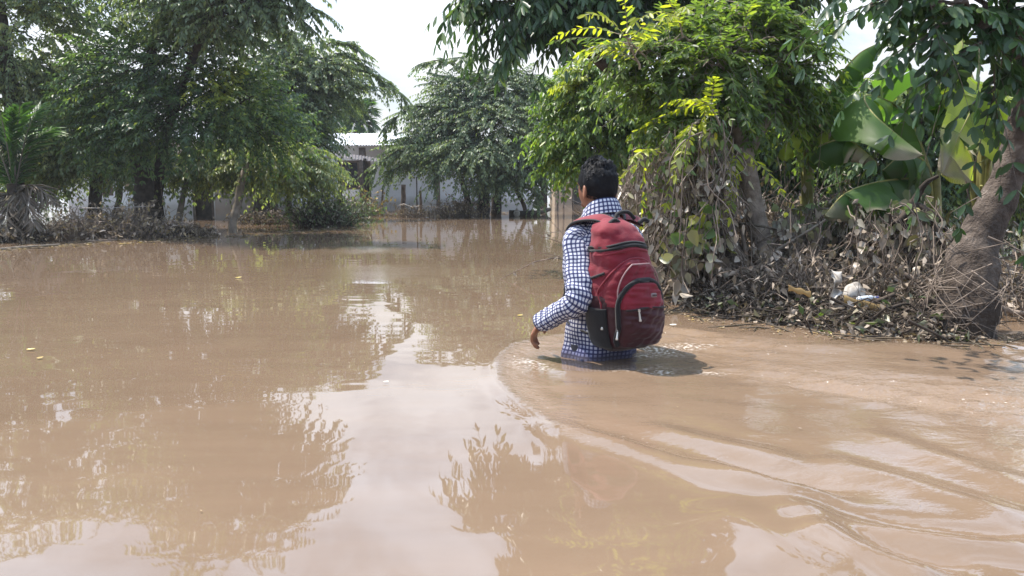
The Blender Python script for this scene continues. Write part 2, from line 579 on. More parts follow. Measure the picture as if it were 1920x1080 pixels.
def blob_points(rng, blobs, n, shell=0.45):
    vol = np.array([b[1][0] * b[1][2] for b in blobs]); pr = vol / vol.sum()
    idx = rng.choice(len(blobs), n, p=pr)
    d = norm(rng.standard_normal((n, 3)))
    r = (shell + (1 - shell) * rng.random(n)) ** 0.8
    c = np.array([b[0] for b in blobs])[idx]; rad = np.array([b[1] for b in blobs])[idx]
    return c + d * rad * r[:, None], d, idx, c


STYLE = {
    'arch':   dict(n=12, leafL=0.092, leafW=0.04, droop=0.35, hang=0.75, L=(0.5, 1.0), flat=0.25, curl=0.15, twr=0.006),
    'dense':  dict(n=9, leafL=0.085, leafW=0.036, droop=0.2, hang=0.3, L=(0.35, 0.7), flat=0.7, curl=0.2, twr=0.005),
    'long':   dict(n=8, leafL=0.13, leafW=0.034, droop=0.4, hang=0.95, L=(0.2, 0.4), flat=0.4, curl=0.12, twr=0.006),
    'pinnate': dict(n=10, leafL=0.066, leafW=0.021, droop=0.38, hang=0.25, L=(0.26, 0.42), flat=0.8, curl=0.15, twr=0.003),
    'leaflet': dict(n=7, leafL=0.075, leafW=0.03, droop=0.5, hang=0.5, L=(0.16, 0.28), flat=0.6, curl=0.12, twr=0.003),
    'broad':  dict(n=7, leafL=0.09, leafW=0.038, droop=0.4, hang=0.7, L=(0.25, 0.45), flat=0.5, curl=0.15, twr=0.004),
}


def limb_path(rng, a, b, n=7, sag=-0.12, wob=0.05):
    a = np.asarray(a, float); b = np.asarray(b, float)
    t = np.linspace(0, 1, n)[:, None]
    Ld = np.linalg.norm(b - a)
    P = a + (b - a) * t
    P[:, 2] += -sag * Ld * np.sin(np.pi * t[:, 0])
    w = rng.standard_normal((n, 3)) * wob * Ld; w[0] = 0; w[-1] = 0
    return P + w


def tree(name, label, seed, trunks, blobs, n, style, leaf, bark, group=None, tint=(0.15, 0.6), young=None, extra=None,
         limb_r=0.03, mudz=None, shape='simple', cat='tree', subs=5, lump=.09):
    """trunks: list of (points, radii). extra: list of explicit arching branches [(p0, p1, sprays)]"""
    rng = np.random.default_rng(seed)
    base = np.array(trunks[0][0][0]); base = np.array([base[0], base[1], 0.0])
    root = empty(name, base, label, cat, group)
    st = dict(STYLE[style])
    ta = Acc(); tw = Acc(); lf = Acc()
    tops = []
    for P, R in trunks:
        C = curve(P, 90)
        R2 = np.interp(np.linspace(0, 1, 90), np.linspace(0, 1, len(R)), R)
        ta.tube(C, R2, 22, rough=0.012, rng=rng, lump=(lump, 4.5))
        tops += list(C[34::3])
    tops = np.array(tops)
    for c, rad in blobs:
        k = np.argmin(np.linalg.norm((tops - c) * np.array([1, 1, 0.8]), axis=1) + rng.random(len(tops)) * 0.2)
        dist = np.linalg.norm(tops[k] - c)
        P = limb_path(rng, tops[k], c, 9)
        ta.tube(P, np.linspace(limb_r, limb_r * 0.45, 9), 7)
        for s in range(subs):
            d = norm(rng.standard_normal(3) + np.array([0, 0, 0.2]))
            a = P[rng.integers(4, 9)]
            ta.tube(limb_path(rng, a, c + d * rad * 0.9, 6), np.linspace(limb_r * 0.4, limb_r * 0.12, 6), 5)
    B, dd, idx, cc = blob_points(rng, blobs, n)
    centre = np.mean([b[0] for b in blobs], axis=0)
    outw = norm(0.8 * dd + 0.5 * norm(B - centre))
    D = outw * np.array([1, 1, st['flat']]) + 0.3 * rng.standard_normal((n, 3)) * np.array([1, 1, 0.6])
    Lr = st['L'][0] + (st['L'][1] - st['L'][0]) * rng.random(n)
    B = B - norm(D) * Lr[:, None] * 0.55
    ti = tint[0] + (tint[1] - tint[0]) * np.clip(0.5 + 0.35 * vnoise(B, seed, 1.6) + 0.2 * rng.standard_normal(n), 0, 1)
    if young:
        for c, r, v in young:
            w = np.linalg.norm(B - c, axis=1) < r
            ti = np.where(w, v, ti)
    mu = np.zeros(n)
    if mudz is not None:
        mu = np.clip((mudz - B[:, 2]) / 0.35 + 0.5 + 0.25 * rng.standard_normal(n), 0, 0.95)
    kw = dict(n=st['n'], leafL=st['leafL'], leafW=st['leafW'], droop=st['droop'] * (0.5 + rng.random(n)), hang=st['hang'], curl=st['curl'], twr=st['twr'], shape=shape)
    sprays(lf, rng, B, D, Lr, tint=ti, mud=mu, tw=tw, **kw)
    for e in (extra or []):
        p0, p1, ns = e[:3]
        P = limb_path(rng, p0, p1, 14, sag=-0.16, wob=0.01)
        ta.tube(P, np.linspace(limb_r * 0.5, limb_r * 0.12, 14), 6)
        t = rng.random(ns) ** 0.7 * 13
        i = np.minimum(t.astype(int), 12)
        Bq = P[i] + (P[i + 1] - P[i]) * (t - i)[:, None]
        tg = norm(P[i + 1] - P[i])
        Dq = tg + 0.55 * rng.standard_normal((ns, 3)) * np.array([1, 1, 0.35])
        kw2 = dict(kw); kw2['droop'] = st['droop'] * (0.5 + rng.random(ns))
        tq = tint[0] + (tint[1] - tint[0]) * rng.random(ns) if len(e) < 4 else np.full(ns, e[3])
        sprays(lf, rng, Bq, Dq, (0.22 + 0.3 * rng.random(ns)), tint=tq, mud=np.zeros(ns), tw=tw, **kw2)
    ta.build('trunk', bark, root)
    tw.build('branches', bark, root)
    lf.build('crown', leaf, root)
    return root

# ------------------------------------------------------------------ ground under the flood and the water surface
def axis(lo, hi, step, far, grow=1.13):
    a = list(np.arange(lo, hi + 1e-6, step))
    s = step; x = a[-1]
    while x < far:
        s *= grow; x += s; a.append(x)
    s = step; x = a[0]; pre = []
    return a


def build_ground():
    m, nt, p = mat_base('flood_bed_mud')
    nt.links.new(ramp_node(nt, noise(nt, 0.8, 6), [(0.3, (0.09, 0.068, 0.05)), (0.7, (0.17, 0.13, 0.10))]), p.inputs['Base Color'])
    p.inputs['Roughness'].default_value = 0.9
    xs = np.concatenate([-np.array(axis(12, 14, 0.6, 500))[::-1], np.linspace(-11.5, 11.5, 90), np.array(axis(12, 14, 0.6, 500))])
    ys = np.concatenate([np.linspace(-12, 30, 120), np.array(axis(30.6, 31, 0.6, 600))])
    X, Y = np.meshgrid(xs, ys)
    Z = -0.8 + 0.05 * vnoise(np.stack([X, Y], -1), 3, 0.5)
    A = Acc()
    A.grid(np.stack([X, Y, Z], -1), len(ys), len(xs))
    tag(A.build('ground', m), kind='structure')


build_ground()


def seg_dist(P, line):
    """distance of points to a polyline and arc parameter 0..1"""
    best = np.full(len(P), 1e9); par = np.zeros(len(P)); side = np.zeros(len(P))
    line = np.asarray(line, float)
    sl = np.linalg.norm(np.diff(line, axis=0), axis=1); cum = np.concatenate([[0], np.cumsum(sl)])
    for k in range(len(line) - 1):
        a, b = line[k], line[k + 1]; ab = b - a
        t = np.clip(((P - a) @ ab) / (ab @ ab), 0, 1)
        q = a + t[:, None] * ab
        d = np.linalg.norm(P - q, axis=1)
        m = d < best
        best[m] = d[m]; par[m] = (cum[k] + t[m] * sl[k]) / cum[-1]
        cr = ab[0] * (P[:, 1] - a[1]) - ab[1] * (P[:, 0] - a[0])
        side[m] = np.sign(cr[m])
    return best, par, side


def inside(P, poly):
    x, y = P[:, 0], P[:, 1]; r = np.zeros(len(P), bool)
    n = len(poly)
    for i in range(n):
        x1, y1 = poly[i]; x2, y2 = poly[(i + 1) % n]
        c = ((y1 > y) != (y2 > y)) & (x < (x2 - x1) * (y - y1) / (y2 - y1 + 1e-12) + x1)
        r ^= c
    return r


def gl(pts):
    return np.array([G(*p)[:2] for p in pts])


WAKE = gl([(1010, 632), (960, 645), (932, 675), (938, 715), (980, 760), (1042, 800), (1070, 840), (1150, 850), (1300, 885), (1450, 915), (1560, 960),
           (1750, 1010), (1950, 1040), (2600, 1040), (2600, 655), (1800, 648), (1500, 636), (1340, 622), (1200, 600)])


def build_water():
    m, nt, p = mat_base('muddy_flood_water')
    n = noise(nt, 0.55, 5)
    c = ramp_node(nt, n, [(0.25, (0.130, 0.088, 0.060)), (0.5, (0.150, 0.103, 0.070)), (0.75, (0.172, 0.120, 0.082))])
    mps = nt.nodes.new('ShaderNodeMapping'); mps.inputs['Scale'].default_value = (0.5, 2.2, 1.0); mps.inputs['Rotation'].default_value = (0, 0, -0.35)
    gs = nt.nodes.new('ShaderNodeNewGeometry'); nt.links.new(gs.outputs['Position'], mps.inputs['Vector'])
    stk = ramp_node(nt, noise(nt, 2.4, 8, mps.outputs[0], .65), [(.3, (.92, .915, .91)), (.5, (1, 1, 1)), (.72, (1.08, 1.08, 1.075))])
    c = mixc(nt, 1.0, c, stk, 'MULTIPLY')
    ag = attr(nt, 'agit')
    c = mixc(nt, mathn(nt, 'MULTIPLY', ag, 0.5), c, (0.235, 0.162, 0.110))
    fo = attr(nt, 'foam')
    fn = noise(nt, 60, 6)
    fm = mathn(nt, 'MULTIPLY', fo, ramp_node(nt, fn, [(0.5, (0, 0, 0)), (0.62, (1, 1, 1))]))
    bub = mathn(nt, 'MULTIPLY', mathn(nt, 'MULTIPLY', ag, ramp_node(nt, noise(nt, 55, 3), [(.70, (0, 0, 0)), (.73, (1, 1, 1))])), .8)
    fm = mathn(nt, 'MAXIMUM', fm, bub)
    c = mixc(nt, fm, c, (0.72, 0.66, 0.6))
    nt.links.new(c, p.inputs['Base Color'])
    p.inputs['Roughness'].default_value = 0.02
    p.inputs['IOR'].default_value = 1.42
    p.inputs['Specular IOR Level'].default_value = 0.5
    geo = nt.nodes.new('ShaderNodeNewGeometry')
    # calm skin: long faint swell; wake: short choppy ripples
    b1 = nt.nodes.new('ShaderNodeBump'); b1.inputs['Strength'].default_value = 1.0; b1.inputs['Distance'].default_value = 0.0022
    mp = nt.nodes.new('ShaderNodeMapping'); mp.inputs['Scale'].default_value = (1.0, 1.7, 1.0)
    nt.links.new(geo.outputs['Position'], mp.inputs['Vector'])
    nt.links.new(noise(nt, 1.7, 2, mp.outputs[0]), b1.inputs['Height'])
    b2 = nt.nodes.new('ShaderNodeBump'); b2.inputs['Distance'].default_value = 0.028
    mp2 = nt.nodes.new('ShaderNodeMapping'); mp2.inputs['Scale'].default_value = (0.75, 1.25, 1.0); mp2.inputs['Rotation'].default_value = (0, 0, 0.5)
    nt.links.new(geo.outputs['Position'], mp2.inputs['Vector'])
    nt.links.new(noise(nt, 20, 4, mp2.outputs[0], 0.6), b2.inputs['Height'])
    nt.links.new(mathn(nt, 'MULTIPLY', ag, 0.55), b2.inputs['Strength'])
    nt.links.new(b1.outputs[0], b2.inputs['Normal'])
    nt.links.new(b2.outputs[0], p.inputs['Normal'])

    st = 0.02
    pos = np.array(axis(3.0 + st, 3.0 + 3 * st, st, 600, 1.1))
    xs = np.concatenate([-pos[::-1] - 0.4 + 0.4, np.arange(-3.0, 3.0 + 1e-6, st), pos])
    ys = np.concatenate([-np.array(axis(-1.0, -0.9, 0.08, 60, 1.2))[::-1], np.arange(1.1, 5.6, st), np.array(axis(5.6 + st, 5.7, st, 800, 1.06))])
    X, Y = np.meshgrid(xs, ys)
    P = np.stack([X.ravel(), Y.ravel()], 1)
    near = (np.abs(P[:, 0]) < 6) & (P[:, 1] > 0.8) & (P[:, 1] < 8)
    Z = np.zeros(len(P)); AG = np.zeros(len(P)); FO = np.zeros(len(P))
    Q = P[near]
    d, par, sd = seg_dist(Q, np.concatenate([WAKE, WAKE[:1]]))
    ins = inside(Q, WAKE)
    fade = np.clip((2.75 - Q[:, 1]) / 0.5, 0, 1)                    # sharp lip beside the man, a gradual fade nearer the camera
    soft = np.clip(np.where(ins, d, -d) / (0.10 + 0.45 * fade) + 0.15, 0, 1) ** (1 + .4 * fade)
    ag = soft
    far_right = np.clip((Q[:, 0] - 0.2) / 0.5, 0, 1)
    low = np.clip((Q[:, 1] - 1.55) / 0.5, 0.12, 1)               # the near lower right runs smoother
    patch = 0.55 + 0.6 * vnoise(Q, 21, 1.3) + 0.25 * vnoise(Q, 22, 3.1)
    ag = ag * low * np.clip(patch, 0.12, 1)
    z = np.zeros(len(Q))
    r = np.random.default_rng(5)
    for k in range(26):                                            # choppy ripples
        a = r.normal(-0.4, 0.6); wl = r.uniform(0.06, 0.24)
        kv = np.array([math.cos(a + 1.57), math.sin(a + 1.57)]) * 2 * np.pi / wl
        mod = 0.5 + 0.5 * np.sin(Q @ r.normal(0, 3, 2) + r.uniform(0, 6))
        z += ag * mod * 0.0014 * (wl / 0.1) * np.sin(Q @ kv + r.uniform(0, 6.3) + 1.5 * vnoise(Q, 40 + k, 2.5))

    def crest(pts, amp, w, trough=0.6):
        nonlocal z
        ln = curve(gl(pts), 40)
        dd, pp, s = seg_dist(Q, ln)
        env = np.clip(np.minimum(pp, 1 - pp) / 0.22, 0, 1); env = env * env * (3 - 2 * env)
        x = dd * s / w
        x = x + 0.25 * vnoise(Q, int(pts[0][0]), 3.0)
        z += env * amp * (np.exp(-x ** 2) - trough * np.exp(-(x - 1.7) ** 2))
    crest([(1012, 634), (960, 645), (932, 675), (938, 715), (980, 760), (1042, 800), (1075, 840)], 0.009, 0.05, -0.1)
    crest([(1000, 780), (1060, 805), (1150, 830), (1290, 880), (1420, 915), (1560, 950), (1700, 985)], 0.020, 0.07, 0.7)
    crest([(1040, 790), (1056, 840), (1062, 890), (1090, 930)], 0.006, 0.03, 0.2)
    crest([(1290, 850), (1440, 912), (1520, 925), (1600, 945)], 0.012, 0.045)
    crest([(1420, 930), (1480, 952), (1580, 985), (1720, 1015), (1880, 1032), (2050, 1045)], 0.022, 0.05)
    crest([(1480, 980), (1545, 1005), (1610, 1035), (1700, 1070), (1800, 1110)], 0.022, 0.045)
    crest([(1200, 790), (1340, 828), (1430, 850), (1530, 880)], 0.012, 0.06)
    crest([(1500, 850), (1640, 885), (1780, 930), (1960, 985)], 0.014, 0.06)
    crest([(1600, 800), (1720, 850), (1880, 900), (2050, 940)], 0.012, 0.07)
    crest([(1350, 720), (1500, 745), (1680, 770), (1850, 790)], 0.009, 0.07)
    crest([(1400, 655), (1550, 650), (1700, 650), (1800, 660), (1880, 690)], 0.014, 0.10, 0.3)
    crest([(1800, 640), (1850, 660), (1900, 680), (1990, 690)], 0.010, 0.04)
    crest([(1830, 622), (1880, 645), (1960, 655)], 0.008, 0.04)
    crest([(1300, 940), (1420, 985), (1560, 1060), (1650, 1110)], 0.010, 0.09)
    # ring thrown up round the wader
    pc = G(1128, 672)[:2]
    rr = np.linalg.norm((Q - pc) * np.array([0.85, 1.0]), axis=1)
    z += 0.006 * np.exp(-((rr - 0.27) / 0.07) ** 2) * (0.6 + 0.5 * vnoise(Q, 9, 7))
    fo = np.exp(-((rr - 0.27) / 0.07) ** 2) * np.clip(0.35 + vnoise(Q, 77, 5), 0, 1) * 0.6
    for px, py, rad in ((1225, 655, 0.10), (1280, 650, 0.09), (1330, 648, 0.06), (1210, 668, 0.07), (1235, 700, 0.05), (1330, 700, 0.05)):
        q = G(px, py)[:2]
        fo += 0.9 * np.exp(-(np.linalg.norm((Q - q) * np.array([1, 1.6]), axis=1) / rad) ** 2)
    lip = gl([(1012, 634), (960, 645), (932, 675), (938, 715), (980, 760), (1042, 800)])
    dl, _, _ = seg_dist(Q, lip)
    ag = np.clip(ag + 0.8 * np.exp(-((dl - 0.06) / 0.06) ** 2) * ins, 0, 1.2)
    Z[near] = z; AG[near] = ag; FO[near] = np.clip(fo, 0, 1)
    # ruffled patches far out
    for px, py, ra, v in ((672, 468, 0.45, 0.35), (460, 640, 0.12, 0.12), (720, 510, 0.5, 0.10)):
        q = G(px, py)[:2]
        AG += v * np.exp(-((np.abs(P[:, 0] - q[0]) / ra) ** 2 + (np.abs(P[:, 1] - q[1]) / (ra * 1.2)) ** 2) ** 2)
    A = Acc()
    A.grid(np.stack([X, Y, Z.reshape(X.shape)], -1), len(ys), len(xs), agit=AG, foam=FO)
    tag(A.build('water', m), kind='structure')


build_water()

# ------------------------------------------------------------------ houses beyond the flood
M['white_wall'] = noisy_mat('whitewashed_wall', [(0.25, (0.66, 0.67, 0.70)), (0.75, (0.80, 0.81, 0.84))], 1.3, 0.85, 30, 0.2, 0.004)
M['grey_wall'] = noisy_mat('grey_render', [(0.3, (0.22, 0.21, 0.21)), (0.7, (0.36, 0.35, 0.36))], 1.5, 0.9, 30, 0.2, 0.004)
M['tan_wall'] = noisy_mat('tan_wall', [(0.3, (0.30, 0.225, 0.155)), (0.7, (0.42, 0.32, 0.225))], 1.3, 0.9)
M['zinc'] = noisy_mat('zinc_sheet', [(0.3, (0.55, 0.56, 0.58)), (0.7, (0.74, 0.75, 0.77))], 2.0, 0.45, spec=0.5, metal=0.35)
M['dark_wood'] = noisy_mat('dark_wood', [(0.3, (0.03, 0.024, 0.02)), (0.7, (0.075, 0.06, 0.05))], 12, 0.85)
M['dark_glass'] = plain('dark_window', (0.02, 0.02, 0.025), 0.25, 0.5)
M['post_wood'] = noisy_mat('weathered_wood', [(0.3, (0.08, 0.06, 0.05)), (0.7, (0.19, 0.15, 0.125))], 12, 0.9, 40, 0.5, 0.01)


def stain_walls():
    for k in ('white_wall', 'tan_wall', 'grey_wall'):
        nt = M[k].node_tree; p = nt.nodes['Principled BSDF']
        src = p.inputs['Base Color'].links[0].from_socket
        g = nt.nodes.new('ShaderNodeNewGeometry'); sp = nt.nodes.new('ShaderNodeSeparateXYZ'); nt.links.new(g.outputs['Position'], sp.inputs[0])
        mr = nt.nodes.new('ShaderNodeMapRange'); mr.inputs['From Min'].default_value = .42; mr.inputs['From Max'].default_value = .22
        nt.links.new(mathn(nt, 'ADD', sp.outputs[2], mathn(nt, 'MULTIPLY', mathn(nt, 'SUBTRACT', noise(nt, 3, 6), .5), .3)), mr.inputs['Value'])
        nt.links.new(mixc(nt, mathn(nt, 'MULTIPLY', mr.outputs[0], .55), src, (.24, .19, .15)), p.inputs['Base Color'])


stain_walls()


def corrugated(acc, c0, c1, c2, c3, pitch=0.076, amp=0.012, thick=0.002):
    """sheet roof between eave c0-c1 and ridge c3-c2, ridges running up the slope"""
    c0, c1, c2, c3 = (np.asarray(c, float) for c in (c0, c1, c2, c3))
    w = np.linalg.norm(c1 - c0)
    n = int(w / pitch * 6) + 1
    u = np.linspace(0, 1, n)[:, None]
    a = c0 + (c1 - c0) * u; b = c3 + (c2 - c3) * u
    nn = norm(np.cross(c1 - c0, c3 - c0))
    h = amp * np.sin(np.linspace(0, w / pitch * 2 * np.pi, n))[:, None]
    acc.grid(np.stack([a + nn * h, b + nn * h], 1), n, 2)
    acc.grid(np.stack([b + nn * (h - thick), a + nn * (h - thick)], 1), n, 2)


def wall_with_openings(acc, x0, x1, y, z0, z1, holes, t=0.14):
    """front wall in the xz plane at y, thickness t away from the camera; holes: (xa, xb, za, zb)"""
    xs = sorted({x0, x1, *[h[0] for h in holes], *[h[1] for h in holes]})
    zs = sorted({z0, z1, *[h[2] for h in holes], *[h[3] for h in holes]})
    for i in range(len(xs) - 1):
        for j in range(len(zs) - 1):
            cx, cz = (xs[i] + xs[i + 1]) / 2, (zs[j] + zs[j + 1]) / 2
            if any(h[0] < cx < h[1] and h[2] < cz < h[3] for h in holes): continue
            acc.box((cx, y + t / 2, cz), (xs[i + 1] - xs[i], t, zs[j + 1] - zs[j]))


def house(label, x0, x1, y, depth, eave, wallm, holes, roof_pts, extra_posts=(), roofm='zinc', ridge=None):
    root = empty('house', ((x0 + x1) / 2, y + depth / 2, -0.8), label, 'house')
    A = Acc()
    wall_with_openings(A, x0, x1, y, -0.8, eave, [h[:4] for h in holes])
    A.box((x0 + .07, y + depth / 2 + .07, (eave - .8) / 2), (.14, depth - .15, eave + .8))
    A.box((x1 - .07, y + depth / 2 + .07, (eave - .8) / 2), (.14, depth - .15, eave + .8))
    A.box(((x0 + x1) / 2, y + depth, (eave - .8) / 2), (x1 - x0 - .3, .14, eave + .8))
    A.build('wall', M[wallm], root, smooth=False)
    for h in holes:
        B = Acc()
        nm = h[4]
        B.box(((h[0] + h[1]) / 2, y + .09, (h[2] + h[3]) / 2), (h[1] - h[0] - .12, .05, h[3] - h[2] - .12))
        d = B.build(nm, M['dark_glass'] if nm == 'window' else M['dark_wood'], root, smooth=False)
        F = Acc()
        for xx in (h[0] + .03, h[1] - .03):
            F.box((xx, y + .06, (h[2] + h[3]) / 2), (.06, .1, h[3] - h[2]))
        for zz in (h[2] + .03, h[3] - .03):
            F.box(((h[0] + h[1]) / 2, y + .06, zz), (h[1] - h[0] - .121, .095, .06))
        F.build('frame', M['post_wood'], d, smooth=False)
    if roof_pts:
        R = Acc()
        corrugated(R, *roof_pts)
        R.build('roof', M[roofm], root)
    for (px_, py_, zt, r_) in extra_posts:
        Pp = Acc()
        Pp.box((px_, py_, (zt - .8) / 2), (r_, r_, zt + .8))
        Pp.build('post', M['post_wood'] if r_ < .19 else M['white_wall'], root, smooth=False)
    return root


# white house behind the left trees (waterline about 395)
hy = 17.5
wx = lambda px, D: W(px, 400, D)[0]
house('long whitewashed house with a dark doorway, half hidden behind the trees on the left bank', wx(130, hy), wx(560, hy), hy, 4.0, 1.75, 'white_wall',
      [(wx(362, hy), wx(402, hy), -0.8, 1.25, 'door'), (wx(185, hy), wx(215, hy), 0.5, 1.2, 'window')],
      [(wx(120, hy), hy - .6, 1.72), (wx(570, hy), hy - .6, 1.72), (wx(570, hy), hy + 2.4, 2.1), (wx(120, hy), hy + 2.4, 2.1)])
# grey wing beside the doorway
house('low grey rendered lean-to behind the pale slanting trunk', wx(404, 16.6), wx(520, 16.6), 16.6, .7, 1.1, 'grey_wall', [],
      [(wx(400, 16.6), 16.3, 1.12), (wx(525, 16.6), 16.3, 1.12), (wx(525, 16.6), 17.45, 1.3), (wx(400, 16.6), 17.45, 1.3)])
# house with the zinc roof and the porch
hy = 22.6
xL, xR = wx(634, hy), wx(1000, hy)
house('white house with a shining corrugated zinc roof above a shaded porch', xL, xR, hy, 5.0, 1.86, 'white_wall',
      [(wx(642, hy), wx(676, hy), 0.6, 1.42, 'window'), (wx(684, hy), wx(697, hy), -0.8, 1.4, 'door')],
      [(wx(610, 21.6), 21.6, 1.80), (wx(860, 21.6), 21.6, 1.80), (wx(870, 25.0), 25.0, 2.32), (wx(618, 25.0), 25.0, 2.32)],
      extra_posts=[(wx(634, 21.8), 21.8, 1.74, .22), (wx(682, 21.8), 21.8, 1.74, .16), (wx(822, 21.8), 21.8, 1.74, .1)])


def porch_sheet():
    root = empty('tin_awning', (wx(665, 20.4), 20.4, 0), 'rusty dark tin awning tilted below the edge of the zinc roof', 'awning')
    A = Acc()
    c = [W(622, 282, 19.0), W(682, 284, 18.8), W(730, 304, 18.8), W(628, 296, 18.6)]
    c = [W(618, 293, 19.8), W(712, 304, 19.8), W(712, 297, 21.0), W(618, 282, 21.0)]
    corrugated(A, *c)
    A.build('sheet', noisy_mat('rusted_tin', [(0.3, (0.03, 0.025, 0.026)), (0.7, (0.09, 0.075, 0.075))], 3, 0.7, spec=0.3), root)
    B = Acc()
    for px in (636, 684):
        B.tube([W(px, 297, 19.9), (*W(px, 297, 19.9)[:2], -.8)], .045, 8)
    B.build('post', M['dark_wood'], root)


porch_sheet()
hy = 30.0
house('small tan house with a dark doorway just left of the man\'s head', wx(1040, hy), wx(1180, hy), hy, 4, 1.95, 'tan_wall',
      [(wx(1073, hy), wx(1092, hy), -.8, 1.6, 'door')],
      [(wx(1034, hy), hy - .4, 1.95), (wx(1190, hy), hy - .4, 1.95), (wx(1190, hy), hy + 2, 2.4), (wx(1034, hy), hy + 2, 2.4)])

# ------------------------------------------------------------------ fence posts and wire at the far bank
pbase = None
spots = [(716, 20.0, 0.62, .055, 0.02), (757, 20.3, 0.75, .13, 0.0), (792, 19.5, 0.6, .07, -0.03), (782, 20.6, 0.95, .035, 0.0),
         (1044, 24, 0.8, .06, 0.03), (1058, 25, .9, .06, -.02), (1074, 22, 1.0, .04, 0.0)]
plabels = ['short dark fence post nearest the porch, standing in front of the white wall', 'thickest wooden fence post, under the left edge of the round tree',
           'grey weathered fence post right of the thick post', 'thin dark pole between the thick post and the grey post',
           'brown post in the water right of the round tree', 'brown post in front of the tan house wall', 'slender tall stake beside the man\'s ear']
for (px, D, h, r, lean), lb in zip(spots, plabels):
    A = Acc()
    b = W(px, 400, D); b[2] = 0
    rg = np.random.default_rng(int(px))
    P = np.array([[b[0] + lean * (z + .8), b[1], z] for z in np.linspace(-.8, h, 10)]) + rg.normal(0, .006, (10, 3))
    A.tube(P, np.linspace(r * .55, r * .45, 10), 9, rough=.06, rng=rg)
    tag(A.build('fence_post', M['post_wood'] if r > .04 else M['dark_wood'], loc=b), lb, 'fence post', 'posts standing in the flood at the far bank')


def wire(name, label, pts, r, sag, m, barbs=True):
    A = Acc()
    pts = [np.asarray(p) for p in pts]
    rg = np.random.default_rng(len(label))
    for a, b in zip(pts[:-1], pts[1:]):
        t = np.linspace(0, 1, 14)[:, None]
        P = a + (b - a) * t; P[:, 2] -= sag * np.sin(np.pi * t[:, 0])
        A.tube(P, r, 5)
        if barbs:
            for k in range(6):
                q = a + (b - a) * rg.random(); q[2] -= sag * .5
                A.tube([q - [.02, 0, .015], q + [.02, 0, .015]], r * .8, 4)
    tag(A.build(name, m, loc=pts[0]), label, 'wire')


M['wire'] = plain('galvanised_wire', (0.35, 0.33, 0.32), 0.5, 0.4, 0.6)
wire('barbed_wire', 'pale barbed wire strung across the brush at the left edge of the flood', [W(-60, 392, 10.4), W(60, 386, 10.6), W(290, 386, 11.2)], .004, .03, M['wire'])
wire('fence_wire', 'thin wire sagging between the posts in front of the white house', [W(716, 386, 20), W(757, 382, 20.2), W(792, 386, 19.45), W(900, 385, 19.6)], .006, .05, M['wire'], False)

# ------------------------------------------------------------------ left bank trees
def B_(*rows):
    return [blob(*r) for r in rows]


def trunk_px(pts, radii):
    """pts: (px, py, D) bottom to top; the first point is carried down to the flood bed"""
    P = [W(*p) for p in pts]
    b = P[0].copy(); b[2] = -0.8
    return ([b] + P, [radii[0] * 1.15] + list(radii))


tree('dense_tree', 'big dark dense tree with a thick black trunk on the left bank', 11,
     [trunk_px([(272, 425, 12.2), (270, 340, 12.2), (262, 250, 12.1), (275, 160, 12.0), (290, 60, 11.8)], [.15, .14, .13, .10, .06])],
     B_((230, 130, 11.8, 110, 100), (350, 100, 11.5, 120, 100), (330, 215, 11.4, 120, 80), (450, 195, 11.6, 100, 95), (215, 250, 11.8, 90, 60),
        (520, 240, 12.2, 70, 70), (300, -70, 12, 170, 100), (420, 40, 12, 100, 70), (170, 190, 12, 80, 70)),
     1800, 'dense', M['leaf_dense'], M['bark_dark'], 'trees on the left bank', (0.1, 0.55),
     young=[(W(405, 150, 11.2), .35, .9), (W(470, 130, 11.2), .2, .85), (W(330, 40, 11), .3, .75), (W(480, 300, 11.2), .3, .7)])
tree('tall_tree', 'tall airy tree at the far left whose leaves let the sky through', 12,
     [trunk_px([(40, 430, 13.0), (30, 330, 13), (20, 180, 13), (0, 20, 13), (-20, -150, 13)], [.14, .12, .11, .09, .05])],
     B_((60, 70, 13, 150, 110), (-20, 190, 13, 110, 90), (120, -70, 13, 150, 110), (-170, 40, 13, 150, 140), (130, 170, 13.2, 90, 90), (20, 270, 13.4, 110, 50), (-60, -130, 13, 150, 110)),
     1550, 'arch', M['leaf_arch'], M['bark_dark'], 'trees on the left bank', (0.3, 0.85), subs=4)
tree('arching_tree', 'tree with long bare-tipped arching branches reaching over the gap of sky at the top', 13,
     [trunk_px([(299, 425, 12.6), (296, 350, 12.6), (310, 260, 12.2), (350, 140, 11.6), (400, 20, 11.0)], [.085, .08, .075, .06, .05])],
     B_((470, -60, 10.8, 130, 70), (420, 30, 10.8, 110, 50), (490, 6, 10.6, 50, 30), (330, -20, 11, 110, 70), (350, -170, 11, 160, 80), (490, -130, 10.8, 80, 60)),
     500, 'arch', M['leaf_arch'], M['bark_dark'], 'trees on the left bank', (0.15, 0.6), subs=4,
     extra=[(W(430, -5, 10.8), W(588, 16, 10.4), 30), (W(420, 40, 10.8), W(578, 42, 10.4), 26), (W(450, 60, 10.9), W(530, 58, 10.5), 16), (W(480, -110, 10.8), W(600, -80, 10.4), 22)])
